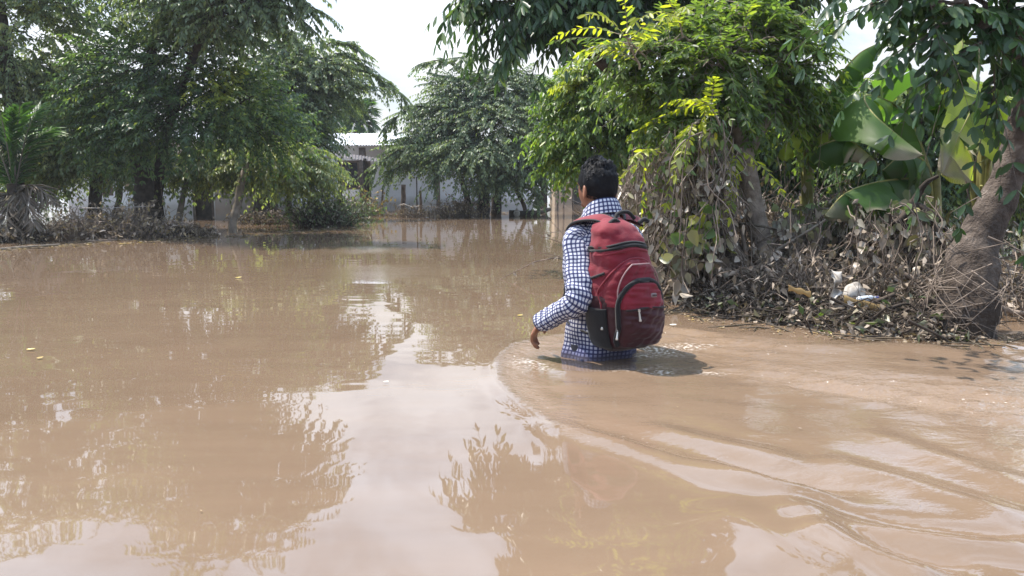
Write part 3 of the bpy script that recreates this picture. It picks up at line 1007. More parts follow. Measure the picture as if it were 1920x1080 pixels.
tree('layered_tree', 'spreading tree with a thick rough trunk and a long drooping branch above the house', 14,
     [trunk_px([(500, 405, 16.5), (498, 340, 16.5), (505, 280, 16.4), (520, 200, 16.5), (560, 140, 16.8)], [.24, .2, .24, .12, .06]),
      trunk_px([(540, 403, 16.8), (545, 340, 16.8), (530, 280, 16.6)], [.06, .05, .05])],
     B_((520, 165, 16.8, 90, 75), (595, 140, 17, 70, 48), (632, 126, 17, 40, 26), (600, 190, 17.2, 55, 38), (565, 255, 17, 75, 45), (470, 260, 16.5, 80, 60), (680, 160, 17.4, 30, 12), (540, 90, 17, 60, 40)),
     1150, 'arch', M['leaf_arch'], M['bark_dark'], 'trees on the left bank', (0.15, 0.6), limb_r=.04,
     extra=[(W(620, 130, 17.2), W(756, 184, 17.8), 44), (W(600, 110, 17), W(696, 128, 17.6), 26), (W(600, 170, 17), W(672, 192, 17.6), 18), (W(600, 90, 17), W(672, 92, 17.4), 26)])
tree('slim_tree', 'slim pale-stemmed young tree leaning right in front of the white wall', 15,
     [trunk_px([(335, 426, 12.6), (343, 370, 12.7), (352, 325, 12.8), (365, 280, 13)], [.045, .04, .035, .03])],
     B_((340, 310, 13, 60, 24), (400, 300, 13.2, 60, 30), (300, 300, 13, 45, 28), (430, 320, 13.4, 40, 16)),
     300, 'arch', M['leaf_arch'], M['bark_pale'], 'trees on the left bank', (0.3, 0.9), limb_r=.015, subs=3)
tree('slim_tree', 'pale slanting trunk with low yellowish branches beside the grey lean-to', 16,
     [trunk_px([(436, 428, 12.4), (446, 380, 12.5), (456, 330, 12.6), (470, 285, 12.8)], [.07, .06, .055, .04])],
     B_((490, 290, 13, 70, 35), (560, 300, 13.6, 70, 40), (600, 320, 14.2, 45, 26), (540, 335, 14, 60, 18), (450, 312, 13, 50, 26)),
     420, 'arch', M['leaf_arch'], M['bark_pale'], 'trees on the left bank', (0.3, 0.9), limb_r=.02, subs=3)
tree('leafy_tree', 'low bushy tree between the palm and the thick black trunk', 17,
     [trunk_px([(178, 415, 14), (180, 350, 14), (190, 290, 14)], [.11, .1, .06]), trunk_px([(215, 415, 14.4), (225, 360, 14.4), (215, 300, 14.2)], [.05, .05, .04])],
     B_((180, 280, 13.5, 90, 50), (110, 300, 14, 70, 40), (240, 310, 13.6, 60, 30), (150, 220, 14, 100, 50), (60, 310, 14, 60, 50)),
     600, 'arch', M['leaf_arch'], M['bark_dark'], 'trees on the left bank', (0.15, 0.7), subs=3)
tree('background_tree', 'bright green treetop rising behind the zinc roof', 18,
     [trunk_px([(625, 392, 29), (625, 300, 29), (630, 240, 29)], [.15, .12, .08])],
     B_((600, 255, 29, 50, 22), (640, 262, 29, 50, 20), (690, 262, 29, 30, 14), (560, 240, 29, 40, 30)),
     420, 'dense', M['leaf_light'], M['bark_dark'], None, (0.2, 0.7), limb_r=.05)
tree('background_tree', 'dark treetops closing the far bank behind the left trees', 19,
     [trunk_px([(200, 392, 24), (200, 300, 24), (210, 200, 24)], [.2, .15, .1]), trunk_px([(430, 392, 24), (430, 300, 24), (430, 200, 24)], [.2, .15, .1])],
     B_((-60, 330, 24, 120, 60), (60, 350, 24, 90, 40), (100, 300, 24, 140, 60), (300, 290, 24, 140, 60), (460, 280, 24, 120, 50), (0, 300, 24, 150, 60)),
     900, 'dense', M['leaf_dense'], M['bark_dark'], None, (0.1, 0.6), limb_r=.06)

tree('background_tree', 'dim green bushy tree far behind the round tree, left of the tan house', 20,
     [trunk_px([(1020, 388, 33), (1020, 340, 33), (1015, 300, 33)], [.15, .12, .08])],
     B_((1000, 330, 33, 60, 45), (1060, 300, 34, 60, 40), (940, 320, 33, 60, 40), (1120, 310, 35, 70, 50), (860, 300, 34, 60, 40)),
     500, 'dense', M['leaf_dense'], M['bark_dark'], None, (0.2, 0.6), limb_r=.06)

# ------------------------------------------------------------------ centre tree
tree('round_tree', 'broad round tree with drooping layered branches in the middle of the far bank', 21,
     [trunk_px([(905, 398, 19), (908, 360, 19), (900, 300, 19), (890, 220, 19)], [.16, .14, .12, .06]),
      trunk_px([(930, 398, 19.2), (935, 350, 19.2), (960, 280, 19.2)], [.13, .11, .06]),
      trunk_px([(880, 398, 19), (870, 350, 19), (850, 300, 18.8)], [.08, .07, .05]),
      trunk_px([(985, 396, 19.6), (970, 360, 19.5), (955, 320, 19.3)], [.05, .05, .04]),
      trunk_px([(1010, 394, 19.8), (1018, 350, 19.7), (1000, 310, 19.5)], [.05, .05, .04])],
     B_((870, 165, 19, 75, 42), (950, 165, 19, 90, 48), (1010, 185, 19.4, 55, 45), (835, 225, 18.6, 85, 50), (930, 240, 18.4, 110, 65), (1030, 240, 19.4, 60, 60),
        (785, 278, 18.4, 70, 36), (875, 290, 17.9, 90, 38), (970, 305, 18.2, 85, 40), (1040, 300, 19, 45, 36), (935, 338, 18.2, 60, 16)),
     2500, 'arch', M['leaf_arch'], M['bark_dark'], None, (0.1, 0.55), limb_r=.04,
     extra=[(W(880, 140, 19), W(800, 116, 18.8), 22), (W(940, 130, 19), W(862, 108, 18.8), 18), (W(990, 140, 19), W(945, 118, 18.8), 14), (W(800, 200, 18.5), W(722, 240, 18.2), 22),
            (W(780, 280, 18.4), W(702, 318, 18), 20), (W(880, 290, 18), W(806, 346, 17.6), 14), (W(800, 310, 18.3), W(716, 338, 18), 14), (W(1000, 330, 18.6), W(1010, 372, 18.4), 18)])

# ------------------------------------------------------------------ palms
def frond(root, name, P, width, n, leaf, rib, seed, hang=0.4, tint=0.5, mud=0.0, vee=0.5, lw=0.03, rr=0.012):
    """one feather frond along path P: rachis with leaflets on both sides"""
    rng = np.random.default_rng(seed)
    C = curve(P, 24)
    A = Acc()
    A.tube(C, np.linspace(rr, rr * .25, 24), 6, mat=1, tint=tint, mud=mud)
    t = np.linspace(1.5, 22.5, n); i = t.astype(int); f = (t - i)[:, None]
    Q = C[i] + (C[i + 1] - C[i]) * f
    T = norm(C[i + 1] - C[i])
    up0 = np.array([0.05, -0.12, 1.0])
    side = norm(np.cross(T, up0)); nrm = np.cross(side, T)
    prof = np.sin(np.clip((t - 1) / 23, 0, 1) ** 0.7 * np.pi) ** 0.6 * 0.8 + 0.2
    for sg in (-1, 1):
        d = side * sg + T * (0.75 + 0.2 * rng.random((n, 1))) + nrm * vee * 0.5 - np.array([0, 0, hang]) + (0.08 if hang < .8 else .38) * rng.standard_normal((n, 3))
        A.leaves(Q, d, nrm + side * sg * -.3 + .15 * rng.standard_normal((n, 3)), width * prof * (0.85 + .3 * rng.random(n)), lw,
                 np.clip(tint + .12 * rng.standard_normal(n), 0, 1), np.full(n, mud), 0.16)
    return A.build(name, [leaf, rib], root)


def palm(label, base, h, fronds, seed, leaf='palm', group=None, dead=(), trunk_r=.11, width=.5, n=44, lw=0.03):
    b = np.array([base[0], base[1], 0.0])
    root = empty('coconut_palm', b, label, 'palm', group)
    A = Acc()
    rg = np.random.default_rng(seed)
    P = np.array([[b[0] + .04 * math.sin(z * 2), b[1], z] for z in np.linspace(-.8, h, 24)])
    R = trunk_r * (1.15 - .25 * np.linspace(0, 1, 24)) * (1 + .06 * (np.arange(24) % 2))
    A.tube(P, R, 12, rough=.04, rng=rg)
    A.build('trunk', M['bark_dark'], root)
    top = P[-1]
    for k, tip in enumerate(fronds):
        tip = np.asarray(tip, float)
        mid = (top + tip) / 2 + np.array([0, 0, 0.22 * np.linalg.norm(tip[:2] - top[:2]) + .05])
        frond(root, 'frond', [top - [0, 0, .1], mid, tip], width, n, M[leaf], M['bark_pale'], seed * 10 + k, tint=.2 + .12 * (k % 3), lw=lw)
    for k, tip in enumerate(dead):
        tip = np.asarray(tip, float)
        mid = top * .55 + tip * .45 + np.array([0, 0, 0.10])
        tag(frond(root, 'frond', [top - [0, 0, .15], mid, tip], width * .8, n, M['palm_dead'], M['bark_pale'], seed * 10 + 50 + k, hang=.9, tint=.5, lw=lw * .8), 'dry grey hanging frond')
    return root


pb = W(28, 440, 10.6)
palm('young coconut palm with upright green fronds and dry grey hanging ones at the left edge', pb, W(28, 345, 10.6)[2],
     [W(-40, 225, 10.4), W(0, 210, 10.4), W(38, 198, 10.5), W(78, 196, 10.8), W(-90, 260, 10.6), W(98, 240, 11), W(-30, 245, 11.2)], 3,
     dead=[W(-60, 430, 10.2), W(8, 448, 10.2), W(66, 425, 10.3), W(104, 380, 10.5)], trunk_r=.09, width=.42, n=46)
pb = W(675, 392, 34)
palm('dark distant coconut palm standing against the sky between the layered tree and the round tree', pb, W(676, 228, 34)[2],
     [W(645, 200, 33.5), W(665, 190, 33.6), W(690, 194, 33.8), W(703, 212, 34), W(706, 238, 34), W(650, 238, 34), W(640, 220, 34.4), W(680, 185, 34.5), W(696, 205, 34.6), W(660, 246, 33.5), W(690, 250, 33.6)], 4,
     'palm', 'coconut palms behind the houses', width=.75, n=36, lw=.07)
pb = W(598, 392, 30)
palm('distant coconut palm with long drooping olive fronds partly behind the layered tree', pb, W(598, 196, 30)[2],
     [W(560, 240, 29.6), W(580, 246, 29.3), W(600, 250, 29.2), W(622, 248, 29.4), W(640, 238, 29.8), W(545, 215, 30.4), W(650, 210, 30.4), W(590, 165, 30.3), W(620, 172, 30.4)], 5,
     'palm', 'coconut palms behind the houses', width=.8, n=36, lw=.07)


# ------------------------------------------------------------------ brush, shrubs, debris
def brush(name, label, cat, seed, base, size, n_tw, n_lf, leaf='leaf_dead', twm='twig', leafL=.07, leafW=.035, tint=(.2, .7), mud=.5, group=None, green=0.0, r=.005, mound=0.35):
    """a tangle of thin twigs with hanging crumpled leaves on a low mound"""
    rng = np.random.default_rng(seed)
    base = np.asarray(base, float); size = np.asarray(size, float)
    root = empty(name, (base[0], base[1], 0), label, cat, group)
    tw = Acc(); lf = Acc()
    P0 = base + np.stack([rng.normal(0, .42, n_tw) * size[0], rng.normal(0, .42, n_tw) * size[1], np.full(n_tw, -.05)], 1)
    ends = []
    for k in range(n_tw):
        L = size[2] * rng.uniform(.5, 1.15)
        out = (P0[k] - base) / size; out[2] = 0
        d = norm(np.array([out[0] * 1.0 + rng.normal(0, .45), out[1] * .8 + rng.normal(0, .45), rng.uniform(.5, 1.1)]))
        m = P0[k] + d * L * .6 + rng.normal(0, .05, 3) * L
        e = m + (d * .5 + np.array([rng.normal(0, .4), rng.normal(0, .4), rng.uniform(-.7, .3)])) * L * .55
        C = curve([P0[k], m, e], 7)
        tw.tube(C, np.linspace(r * rng.uniform(.7, 1.8), r * .35, 7), 4, cap=False)
        ends.append(C[2:])
        if k % 2 == 0:
            q = C[rng.integers(2, 6)]
            e2 = q + rng.normal(0, .32, 3) * L
            tw.tube(curve([q, (q + e2) / 2 + rng.normal(0, .04, 3), e2], 5), np.linspace(r * .7, r * .25, 5), 3, cap=False)
            ends.append(np.array([e2, (q + e2) / 2]))
    ends = np.concatenate(ends)
    B = ends[rng.integers(0, len(ends), n_lf)] + rng.normal(0, .02, (n_lf, 3))
    D = rng.normal(0, .6, (n_lf, 3)) + np.array([0, 0, -.9])
    ti = tint[0] + (tint[1] - tint[0]) * rng.random(n_lf)
    mu = np.clip(mud + .3 * rng.standard_normal(n_lf), 0, 1)
    lf.leaves(B, D, rng.standard_normal((n_lf, 3)), leafL * rng.uniform(.5, 1.3, n_lf), leafW * rng.uniform(.6, 1.3, n_lf), ti, mu, rng.uniform(.1, .5, n_lf))
    tw.build('stems', M[twm], root)
    lf.build('foliage', M[leaf], root)
    return root


bl = 'muddy brush along the left bank'
brush('dry_brush', 'tangled dry brown brush beside the young coconut palm', 'brush', 31, W(150, 440, 11.0) * [1, 1, 0], (.55, .35, .55), 240, 1100, group=bl, r=.006)
brush('dry_brush', 'pale grey dead brush heap in front of the thick black trunk', 'brush', 32, W(235, 440, 11.2) * [1, 1, 0], (.5, .35, .62), 240, 1000, group=bl, r=.006, tint=(.4, .9))
brush('dry_brush', 'low dark brush at the foot of the slim pale-stemmed tree', 'brush', 33, W(345, 440, 11.6) * [1, 1, 0], (.5, .3, .32), 150, 600, twm='twig_dark', group=bl)
brush('dry_brush', 'sparse muddy brush under the dry fronds at the far left corner', 'brush', 34, W(20, 450, 10.4) * [1, 1, 0], (.45, .3, .42), 150, 600, twm='twig_dark', group=bl)
brush('dark_shrub', 'dark mud-coated shrub standing in the water left of the porch', 'shrub', 35, W(604, 425, 14.2) * [1, 1, 0], (.42, .35, .78), 330, 2600, leaf='leaf_dense', twm='twig_dark', leafL=.06, mud=.35, tint=(0, .35))
brush('dark_shrub', 'lower dark shrub beneath the rough-trunked layered tree', 'shrub', 36, W(500, 420, 15) * [1, 1, 0], (.6, .35, .4), 160, 700, leaf='leaf_dead', twm='twig_dark', mud=.4, tint=(0, .35))
brush('dead_shrub', 'grey leafless-looking shrub against the white wall, left part of the round tree\'s foot', 'shrub', 37, W(862, 400, 18.6) * [1, 1, 0], (.5, .3, .62), 200, 1000, tint=(.3, .8), mud=.5)
brush('croton_shrub', 'orange and green leafed shrub by the dark porch post', 'shrub', 38, W(690, 396, 19.3) * [1, 1, .0], (.18, .18, .75), 60, 420, leaf='leaf_dead', tint=(.6, 1.0), mud=.1, leafL=.10, leafW=.05)
brush('leafy_shrub', 'dark green shrub in front of the porch window', 'shrub', 39, W(658, 398, 18.4) * [1, 1, .0], (.3, .25, .62), 120, 800, leaf='leaf_dense', tint=(.1, .6), mud=.1, leafL=.09, leafW=.045)
brush('dry_brush', 'thin brown weeds round the fence posts before the white wall', 'brush', 40, W(770, 402, 18.6) * [1, 1, 0], (.75, .25, .36), 150, 420, group=bl)


def debris_stick(name, label, P, r, m, group=None):
    A = Acc(); rg = np.random.default_rng(len(label))
    A.tube(curve(P, 12), np.linspace(r, r * .6, 12), 8, rough=.08, rng=rg)
    return tag(A.build(name, m, loc=P[0]), label, 'stick' if r < .05 else 'log', group)


def onwater(px, py, z=0.006):
    return G(px, py, z)


fs = 'floating sticks by the left bank'
debris_stick('floating_stick', 'long pale curved stick floating at the left edge by the palm', [onwater(-30, 470), onwater(30, 464), onwater(112, 458)], .016, M['bark_pale'], fs)
debris_stick('floating_stick', 'short pale stick floating under the slim pale-stemmed tree', [onwater(338, 434), onwater(370, 428)], .03, M['bark_pale'], fs)
debris_stick('floating_stick', 'thin brown stick afloat in front of the grey brush heap', [onwater(165, 452), onwater(260, 448)], .012, M['twig'], fs)
debris_stick('floating_log', 'dark half-sunk log lying across the water at the foot of the round tree', [W(955, 397, 19.0) * [1, 1, 0] + [0, 0, .05], W(1000, 395, 19) * [1, 1, 0] + [0, 0, .06], W(1030, 392, 20) * [1, 1, 0] + [0, 0, .12]], .09, M['dark_wood'])


# ------------------------------------------------------------------ right bank: background greenery
rb = 'trees closing the right bank'
tree('background_tree', 'light green tree between the round tree and the man\'s head', 41,
     [trunk_px([(1130, 430, 9.5), (1128, 330, 9.5), (1120, 230, 9.5)], [.07, .06, .04])],
     B_((1105, 150, 9.6, 55, 45), (1140, 215, 9.4, 65, 55), (1085, 265, 9.8, 60, 40), (1060, 180, 10, 45, 50), (1180, 260, 9.4, 60, 50), (1040, 285, 10, 40, 25), (1100, 310, 9.6, 50, 22)),
     700, 'broad', M['leaf_light'], M['bark_dark'], rb, (0.2, 0.65), subs=4,
     young=[(W(1012, 250, 9.9), .12, 1.0), (W(1052, 238, 9.9), .12, 1.0), (W(1085, 160, 9.5), .14, .95), (W(1020, 262, 10), .1, 1.0)],
     extra=[(W(1070, 270, 9.8), W(1000, 256, 9.9), 8), (W(1080, 250, 9.8), W(1040, 232, 9.9), 7)])
tree('background_tree', 'dark green thicket tree behind the slender mud-grey trunk', 42,
     [trunk_px([(1330, 420, 9.5), (1330, 330, 9.5), (1320, 230, 9.5)], [.09, .08, .05]), trunk_px([(1500, 420, 9.8), (1510, 330, 9.8), (1500, 240, 9.8)], [.07, .06, .04])],
     B_((1250, 240, 9.6, 100, 80), (1380, 240, 9.6, 110, 90), (1500, 250, 9.8, 90, 110), (1400, 350, 9.6, 100, 50), (1550, 340, 9.8, 90, 60)),
     1500, 'broad', M['leaf_dense'], M['bark_dark'], rb, (0.1, 0.6), mudz=.55)
tree('background_tree', 'mid green leafy tree behind the banana leaves', 43,
     [trunk_px([(1690, 430, 8.6), (1690, 330, 8.6), (1690, 220, 8.6)], [.07, .06, .04]), trunk_px([(1850, 440, 8.8), (1850, 330, 8.8), (1840, 240, 8.8)], [.07, .06, .04])],
     B_((1660, 190, 8.6, 65, 60), (1720, 190, 8.6, 55, 60), (1640, 290, 8.8, 90, 70), (1760, 270, 8.8, 90, 75), (1870, 270, 8.8, 90, 100), (1700, 370, 8.8, 140, 45), (1880, 390, 9, 90, 50), (1960, 250, 8.8, 90, 130)),
     1700, 'broad', M['leaf_dense'], M['bark_dark'], rb, (0.2, 0.8), mudz=.5)

tree('background_tree', 'dim far tree showing between the leaning trunk and the banana stems', 44,
     [trunk_px([(1800, 400, 16), (1800, 350, 16), (1790, 300, 16)], [.12, .1, .06])],
     B_((1700, 350, 16, 110, 50), (1850, 340, 16, 120, 60), (2000, 330, 16, 120, 80), (1550, 350, 16, 100, 45), (1260, 360, 17, 90, 40), (1400, 360, 17, 90, 45)),
     700, 'broad', M['leaf_dense'], M['bark_dark'], rb, (0.2, 0.7), subs=3)

# ------------------------------------------------------------------ right bank: overhanging trees
tree('mango_tree', 'dark tree with long hanging leaves whose bough crosses the sky at the top', 51,
     [trunk_px([(1300, 470, 7.8), (1296, 380, 7.8), (1270, 290, 7.7), (1235, 220, 7.6), (1170, 150, 7.5), (1080, 78, 7.3), (1000, 40, 7.2)], [.13, .12, .11, .1, .08, .055, .03]),
      trunk_px([(1300, 470, 7.8), (1290, 300, 7.8), (1310, 150, 7.9), (1340, 0, 8)], [.13, .12, .1, .07])],
     B_((985, 0, 7.2, 40, 26), (1030, 8, 7.2, 55, 36), (1085, 5, 7.2, 80, 45), (1180, 0, 7.3, 95, 55), (1290, -10, 7.4, 110, 55), (1400, -30, 7.6, 120, 60), (1130, -90, 7.4, 120, 60),
        (1040, -90, 7.3, 80, 55), (1250, -140, 7.6, 160, 90), (1480, -70, 7.8, 100, 60), (1040, -190, 7.4, 100, 60), (1140, -220, 7.6, 150, 80)),
     1350, 'long', M['leaf_long'], M['bark_dark'], None, (0.1, 0.65), shape=(.32, .5, .38), limb_r=.03, subs=4,
     extra=[(W(960, 0, 7.2), W(895, -6, 7.1), 16), (W(985, 10, 7.2), W(925, 16, 7.1), 12), (W(1020, 30, 7.2), W(965, 40, 7.1), 12), (W(1000, -10, 7.2), W(915, -34, 7.1), 12), (W(1050, 40, 7.2), W(990, 72, 7.1), 12), (W(1100, 50, 7.2), W(1050, 72, 7.1), 8)])
yk = [(W(1160, 80, 5.2), .10, 1.0), (W(1155, 105, 5.2), .09, 1.0), (W(1190, 60, 5.2), .08, .95), (W(1335, 200, 5.0), .16, .95), (W(1320, 215, 5.0), .12, 1.0), (W(1200, 120, 5.2), .12, .85), (W(1480, 20, 5.3), .12, .75), (W(1290, 250, 5), .12, .9)]
tree('feather_leaf_tree', 'young tree with feathery bright green leaves on a slender mud-grey trunk', 52,
     [trunk_px([(1440, 540, 5.3), (1428, 460, 5.35), (1412, 380, 5.4), (1398, 300, 5.4), (1382, 240, 5.4), (1370, 170, 5.45), (1360, 90, 5.5)], [.085, .07, .062, .055, .05, .035, .02]),
      trunk_px([(1440, 540, 5.3), (1412, 380, 5.4), (1400, 300, 5.4), (1440, 220, 5.5), (1480, 140, 5.6)], [.05, .05, .045, .035, .02])],
     B_((1180, 105, 5.4, 50, 48), (1230, 160, 5.4, 75, 62), (1330, 120, 5.4, 95, 80), (1415, 95, 5.5, 95, 80), (1490, 120, 5.6, 65, 95), (1340, 205, 5.3, 90, 50), (1440, 200, 5.5, 80, 60), (1480, 50, 5.6, 75, 45),
        (1520, 210, 5.7, 42, 80), (1265, 235, 5.2, 60, 45), (1400, 20, 5.7, 90, 50), (1290, 50, 5.6, 70, 45), (1220, 90, 5.4, 60, 40)),
     660, 'pinnate', M['leaf_pinnate'], M['bark_silt'], None, (0.1, 0.62), young=yk, limb_r=.016, shape=(.36, .5, .36), subs=4,
     extra=[(W(1220, 120, 5.3), W(1150, 80, 5.1), 9), (W(1200, 130, 5.1), W(1160, 62, 5.0), 8, .95), (W(1350, 235, 5.0), W(1315, 190, 4.9), 6, .92), (W(1310, 230, 5.0), W(1285, 262, 4.9), 3, .85), (W(1255, 290, 5.0), W(1205, 300, 4.95), 3, 1.0), (W(1280, 70, 5.2), W(1268, 30, 5.1), 4, .8), (W(1390, 280, 5.2), W(1378, 300, 5.1), 3, .95), (W(1330, 230, 5.1), W(1290, 240, 5.0), 6)])


def leaning_tree():
    t1 = trunk_px([(1790, 632, 3.95), (1815, 580, 3.95), (1826, 520, 3.98), (1838, 450, 4.02), (1872, 370, 4.05), (1905, 290, 4.05), (1925, 200, 4.0), (1935, 120, 3.9), (1900, 60, 3.75), (1840, 45, 3.6)],
                  [.16, .135, .118, .097, .086, .08, .072, .06, .045, .028])
    t2 = trunk_px([(1915, 200, 4.02), (1960, 60, 4.0), (1990, -100, 4.0)], [.06, .06, .05])
    t2 = (t2[0][1:], t2[1][1:])
    root = tree('leaning_tree', 'mud-caked leaning tree with a thick curved trunk at the right edge', 53, [t1],
                B_((1800, 20, 3.6, 70, 40), (1865, 60, 3.6, 50, 50), (1890, 130, 3.7, 32, 38), (1905, 20, 3.7, 55, 50), (1735, 5, 3.5, 50, 22), (1680, -30, 3.5, 60, 26), (1820, -60, 3.7, 110, 50), (1960, 60, 3.8, 60, 90)),
                110, 'leaflet', M['leaf_long'], M['bark_mud'], None, (0.0, 0.5), shape=(.36, .5, .38), limb_r=.014, subs=3, lump=.16,
                extra=[(W(1740, 10, 3.5), W(1630, 10, 3.5), 4), (W(1800, 40, 3.5), W(1712, 95, 3.5), 5), (W(1840, 80, 3.5), W(1785, 130, 3.5), 5), (W(1740, 0, 3.5), W(1600, -16, 3.6), 4), (W(1865, 110, 3.6), W(1862, 190, 3.6), 4)])
    # buttress ridges, hanging rootlets and flood twigs caught on the trunk
    rng = np.random.default_rng(8)
    A = Acc()
    for k in range(7):
        a = k * .9 + rng.uniform(-.4, .4); b = W(1790, 632, 3.95); b[2] = 0
        s = b + np.array([math.cos(a) * .12, math.sin(a) * .12, .08 + .10 * rng.random()])
        e = b + np.array([math.cos(a) * .20, math.sin(a) * .20, -.1])
        A.tube(curve([s, (s + e) / 2 + rng.normal(0, .015, 3), e], 8), np.linspace(.018, .03, 8) * rng.uniform(.6, 1.3), 7, rough=.1, rng=rng)
    A.build('root', M['bark_mud'], root)
    T = Acc()
    for k in range(150):
        z = abs(rng.normal(0, .22)) + .02; a = rng.uniform(0, 6.28)
        cx = np.interp(z, [0, .3, .6], [W(1790, 632, 3.95)[0], W(1822, 550, 3.97)[0], W(1838, 450, 4.02)[0]])
        c = np.array([cx, 3.97, z]) + np.array([math.cos(a), math.sin(a), 0]) * (.15 + .02 * rng.random())
        d = np.array([-math.sin(a), math.cos(a), 0]) * rng.uniform(.05, .18) * rng.choice([-1, 1]) + np.array([math.cos(a) * .04, math.sin(a) * .04, rng.normal(-.05, .07)])
        T.tube(curve([c - d * .6, c + [math.cos(a) * .015, math.sin(a) * .015, 0], c + d], 6), np.linspace(.0035, .001, 6) * rng.uniform(.6, 1.5), 4, cap=False)
    tag(T.build('twig', M['twig'], root), 'flood twigs caught round the trunk', kind='stuff')


leaning_tree()

# ------------------------------------------------------------------ banana plants
def banana_mat():
    m = leaf_mat('banana_leaf', (0.035, 0.075, 0.022), (0.08, 0.17, 0.035), (0.32, 0.38, 0.04), trans=0.5, rough=0.4)
    nt = m.node_tree
    p = nt.nodes['Principled BSDF']
    uvn = nt.nodes.new('ShaderNodeUVMap')
    w = nt.nodes.new('ShaderNodeTexWave'); w.wave_type = 'BANDS'; w.bands_direction = 'X'
    w.inputs['Scale'].default_value = 22; w.inputs['Distortion'].default_value = 1.2
    nt.links.new(uvn.outputs[0], w.inputs['Vector'])
    bump(nt, p, w.outputs['Fac'], .45, .004)
    src = p.inputs['Base Color'].links[0].from_socket
    vein = ramp_node(nt, w.outputs['Fac'], [(0.0, (.78, .78, .76)), (.7, (1, 1, 1)), (1.0, (1.3, 1.26, 1.15))])
    blot = ramp_node(nt, noise(nt, 5, 6), [(.35, (.75, .78, .72)), (.6, (1.08, 1.05, 1.0))])
    c = mixc(nt, 1.0, mixc(nt, 1.0, src, vein, 'MULTIPLY'), blot, 'MULTIPLY')
    nt.links.new(c, p.inputs['Base Color'])
    return m


M['banana'] = banana_mat()
M['banana_stem'] = noisy_mat('banana_stem', [(0.3, (0.10, 0.09, 0.03)), (0.6, (0.22, 0.21, 0.06)), (0.8, (0.30, 0.26, 0.10))], 6, 0.6, spec=.3)


def banana_leaf(parent, P, width, seed, fold=0.5, tint=.5, mud_from=2.0, mud_max=.9, left=1.0, right=1.0, tears=5, sidev=None, edge_brown=0.0, label=None):
    """P midrib control points from stalk to tip; blade halves fold down from the midrib, torn into strips"""
    rng = np.random.default_rng(seed)
    n = 60
    C = curve(P, n); T = norm(np.gradient(C, axis=0))
    up = np.array([0, 0, 1.0])
    sv = norm(np.cross(T, up)) if sidev is None else np.broadcast_to(norm(np.asarray(sidev, float)), T.shape)
    sv = norm(sv - (sv * T).sum(1, keepdims=True) * T)
    nr = np.cross(sv, T); nr = np.where(nr[:, 2:3] < 0, -nr, nr)
    t = np.linspace(0, 1, n)
    prof = np.clip(np.sin(np.clip((t - .04) / .96, 0, 1) ** .75 * np.pi), 0, 1) ** .55
    A = Acc()
    Ls = np.linalg.norm(np.diff(C, axis=0), axis=1).sum()
    for sg, wd in ((-1, left), (1, right)):
        if wd <= 0: continue
        tears_ = tears + 3
        cuts = np.sort(rng.choice(np.arange(6, n - 6), tears_, replace=False)) if tears else np.array([], int)
        bounds = [0, *cuts, n - 1]
        for a, b in zip(bounds[:-1], bounds[1:]):
            if b - a < 1: continue
            idx = np.arange(a, b + 1)
            nv = 7
            v = np.linspace(0, 1, nv)
            dphi = rng.normal(0, .2) if tears else 0
            f = fold + dphi
            Vs = []
            for q in v:
                phi = f * (0.55 + 0.75 * q)
                w = width * wd * prof[idx] * q
                shr = (1 - .06 * q * (tears > 0))
                mid = (a + b) / 2
                ii = mid + (idx - mid) * shr
                base = np.stack([np.interp(ii, np.arange(n), C[:, k]) for k in range(3)], 1)
                Vs.append(base + sv[idx] * (sg * np.cos(phi) * w)[:, None] - nr[idx] * (np.sin(phi) * w)[:, None] + T[idx] * (.18 * w)[:, None]
                          + nr[idx] * (.012 * np.sin(q * 7 + idx * .5 + seed))[:, None] * q)
            Vv = np.stack(Vs, 1)
            tt = np.repeat(t[idx][:, None], nv, 1)
            wob = .05 * vnoise(Vv, seed + 5, 9)
            mu = np.clip((tt - mud_from + wob) / .05, 0, 1) * mud_max
            if edge_brown: mu = np.maximum(mu, np.clip((v[None] - (1 - edge_brown) + wob) / .1, 0, 1) * .9)
            uv = np.stack([tt * Ls * 2, np.repeat(v[None], len(idx), 0) * .3], -1).reshape(-1, 2)
            A.grid(Vv, len(idx), nv, uv=uv, tint=np.clip(tint + .1 * wob.ravel() * 5 + rng.normal(0, .04), 0, 1), mud=mu.ravel())
    A.tube(C - nr * .004, np.linspace(.014, .003, n), 6, mat=1, tint=.8, mud=0)
    o = A.build('leaf', [M['banana'], M['banana_stem']], parent)
    return tag(o, label)


def banana(label, base, top, r, seed):
    b = np.array(base, float); b[2] = 0
    root = empty('banana_plant', b, label, 'banana plant', 'banana plants on the right bank')
    A = Acc(); rg = np.random.default_rng(seed)
    P = curve([[b[0], b[1], -.8], [b[0], b[1], 0], (b + np.asarray(top)) / 2 + [.015, 0, 0], top], 20)
    A.tube(P, np.linspace(r * 1.2, r * .55, 20), 12, rough=.03, rng=rg)
    # leaf sheaths wrapping the stem
    for k in range(5):
        a = rg.uniform(0, 6.28)
        i = rg.integers(8, 17)
        o = np.array([math.cos(a), math.sin(a), 0]) * r * .75
        A.tube(curve([P[i] + o, P[min(i + 3, 19)] + o * 1.5, P[min(i + 3, 19)] + o * 2.4 + [0, 0, .09]], 8), np.linspace(r * .35, r * .12, 8), 7)
    A.build('stem', M['banana_stem'], root)
    return root


